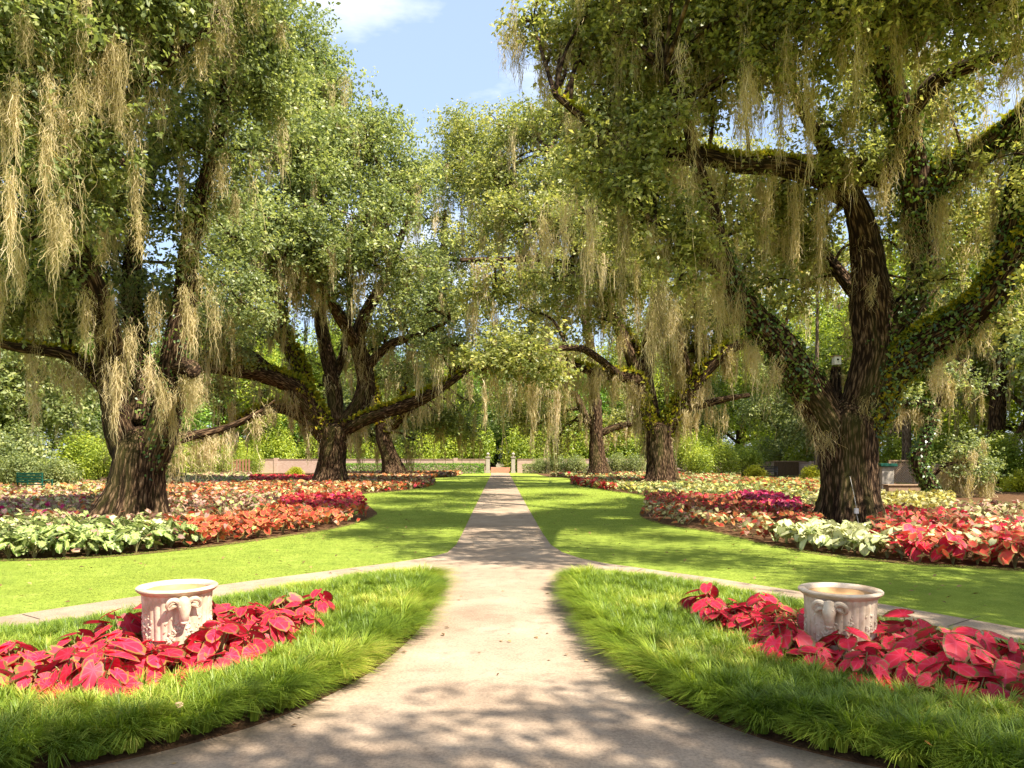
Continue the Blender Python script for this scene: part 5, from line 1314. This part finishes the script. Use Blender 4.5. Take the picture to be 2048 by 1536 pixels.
# lattice panel, pedestal and low planter at the right
lx, ly = (1806 - HX) / F * 38, 38.0
root = empty('lattice_screen', (lx, ly, 0)); tag(root, 'brown lattice screen on a low base right of the ivy oak', 'screen')
MB().box((-1.1, -.15, 0), (1.3, .15, .32), .01).build('base', M_step, root)
MB().box((-.75, -.05, .32), (-.65, .05, 1.45), .004).box((.5, -.05, .32), (.6, .05, 1.45), .004).box((-.75, -.05, 1.45), (.6, .05, 1.52), .004).build('frame', M_wood, root)
mb = MB()
for i in range(-9, 14):
    for s, yo in ((1, -.012), (-1, .012)):
        x0 = -.65 + i * .12; z0, z1 = .34, 1.45
        xa, xb = (x0, x0 + (z1 - z0)) if s > 0 else (x0 + (z1 - z0), x0)
        # clip the slat to the opening
        def cl(xa, za, xb, zb):
            lo, hi = -.65, .5
            t0, t1 = 0.0, 1.0
            for edge in (lo, hi):
                if (xa - edge) * (xb - edge) < 0:
                    t = (edge - xa) / (xb - xa)
                    if (xa < lo and edge == lo) or (xa > hi and edge == hi): t0 = max(t0, t)
                    else: t1 = min(t1, t)
            if max(xa, xb) <= lo or min(xa, xb) >= hi or t1 - t0 < .05: return None
            return (xa + (xb - xa) * t0, za + (zb - za) * t0, xa + (xb - xa) * t1, za + (zb - za) * t1)
        c = cl(xa, z0, xb, z1)
        if c: mb.tube([(c[0], yo, c[1]), (c[2], yo, c[3])], [.016, .016], 4)
mb.build('lattice', M_wood, root)
root = empty('pedestal', ((1770 - HX) / F * 37, 37, 0)); tag(root, 'pale square pedestal with a dark top beside the lattice screen', 'pedestal')
MB().box((-.3, -.3, 0), (.3, .3, 1.2), .02).build('shaft', M_stone, root)
MB().box((-.42, -.42, 1.2), (.42, .42, 1.36), .03).build('top', M_bench, root)
root = empty('timber_planter', ((1815 - HX) / F * 34.5, 34.5, 0)); tag(root, 'long low brown planter in front of the lattice screen', 'planter')
MB().box((-1.0, -.25, 0), (1.0, .25, .36), .015).build('box', M_wood, root)
MB().box((-1.05, -.3, .36), (1.05, .3, .41), .01).build('lip', M_wood, root)
root = empty('wall_panel', ((1580 - HX) / F * 66, 66, 0)); tag(root, 'brown slatted screen left of the ivy oak', 'screen')
mb = MB()
for i in range(14): mb.box((-1.4 + i * .2, -.03, .05), (-1.22 + i * .2, .03, 1.25), .004)
mb.build('slats', M_brown, root, smooth=False)
MB().box((-1.45, -.06, 1.25), (1.45, .06, 1.36), .01).build('rail', M_wood, root)
root = empty('picket_gate', ((468 - HX) / F * 68, 68, 0)); tag(root, 'reddish picket screen between the two left oaks', 'screen')
mb = MB()
for i in range(11): mb.box((-1.5 + i * .28, -.03, .05), (-1.36 + i * .28, .03, 1.5), .004)
mb.build('pickets', plain('red_picket', (.30, .14, .08), .85), root, smooth=False)
MB().box((-1.55, .03, .35), (1.55, .08, .45), .005).box((-1.55, .03, 1.2), (1.55, .08, 1.3), .005).build('rail', M_brown, root)

cx, cy = G(358, 1407, .21)
root = empty('sprinkler_head', (cx, cy, .0)); tag(root, 'small round tan cap poking out of the left border grass', 'sprinkler')
MB().tube([(0, 0, 0), (0, 0, .19)], [.012, .012], 10).build('riser', M_darkmetal, root)
MB().lathe([(.012, .185), (.022, .19), (.024, .205), (.019, .215), (.001, .218)], 20).build('cap', M_tan, root)
cx, cy = G(1856, 1488, .22)
V, t, q, rim, ti = place_leaves(np.array([[0, 0, 0.0]]), np.array([.5]), np.array([.3]), np.array([.4]), np.array([.05]), HEART, np.array([.5]))
o = link('fallen_leaf', raw_mesh('fallen_leaf', V, [t, q], {'rim': rim, 'tint': ti}, [M_dry], smooth=True), loc=(cx, cy, .225))
tag(o, 'dry orange leaf lying on the right border grass', 'leaf')

M_litter = leaf_mat('dry_leaf_litter', [(0, (0.07, 0.04, 0.02)), (.5, (0.18, 0.10, 0.045)), (1, (0.36, 0.24, 0.10))], .1, .8, .1)
for poly, side in ((LL, 'left'), (RL, 'right')):
    c = scatter(poly, int(area(poly) * 2.2)); c = c[(c[:, 1] < 34) & (np.abs(c[:, 0]) < .72 * c[:, 1])]; n = len(c)
    V = leaf_arrays(np.column_stack([c, np.full(n, .05)]), np.tile((0, 0, 1.2), (n, 1)), .07 * rng.uniform(.5, 1.3, n), 0, 1)
    tag(link('leaf_litter', raw_mesh('leaf_litter', V, quads(n), {'tint': np.repeat(rng.random(n), 4)}, [M_litter])), 'dry brown leaves dropped on the lawn %s of the path' % side, 'leaf litter', kind='stuff')
# dry leaves and twigs strewn on the concrete
n = 420
c = np.column_stack([rng.normal(0, 2.2, n), rng.uniform(3.8, 24, n)])
c = c[inside(path_poly, c) & ~inside(LB, c) & ~inside(RB, c)]
e, _ = edge_dist(path_poly, c); e2, _ = edge_dist(LB, c); e3, _ = edge_dist(RB, c)
c = c[rng.random(len(c)) < np.exp(-np.minimum(np.minimum(e, e2), e3) / .5) + .12]
n = len(c)
V = leaf_arrays(np.column_stack([c, np.full(n, .028)]), np.tile((0, 0, 1.6), (n, 1)), .05 * rng.uniform(.5, 1.3, n), 0, 2)
V[:, 2] = np.maximum(V[:, 2], .025)
tag(link('leaf_litter', raw_mesh('leaf_litter', V, quads(n), {'tint': np.repeat(rng.random(n), 4)}, [M_litter])), 'dry brown leaves strewn over the concrete path', 'leaf litter', kind='stuff')
print('LEAVES', sum(STAT), STAT)
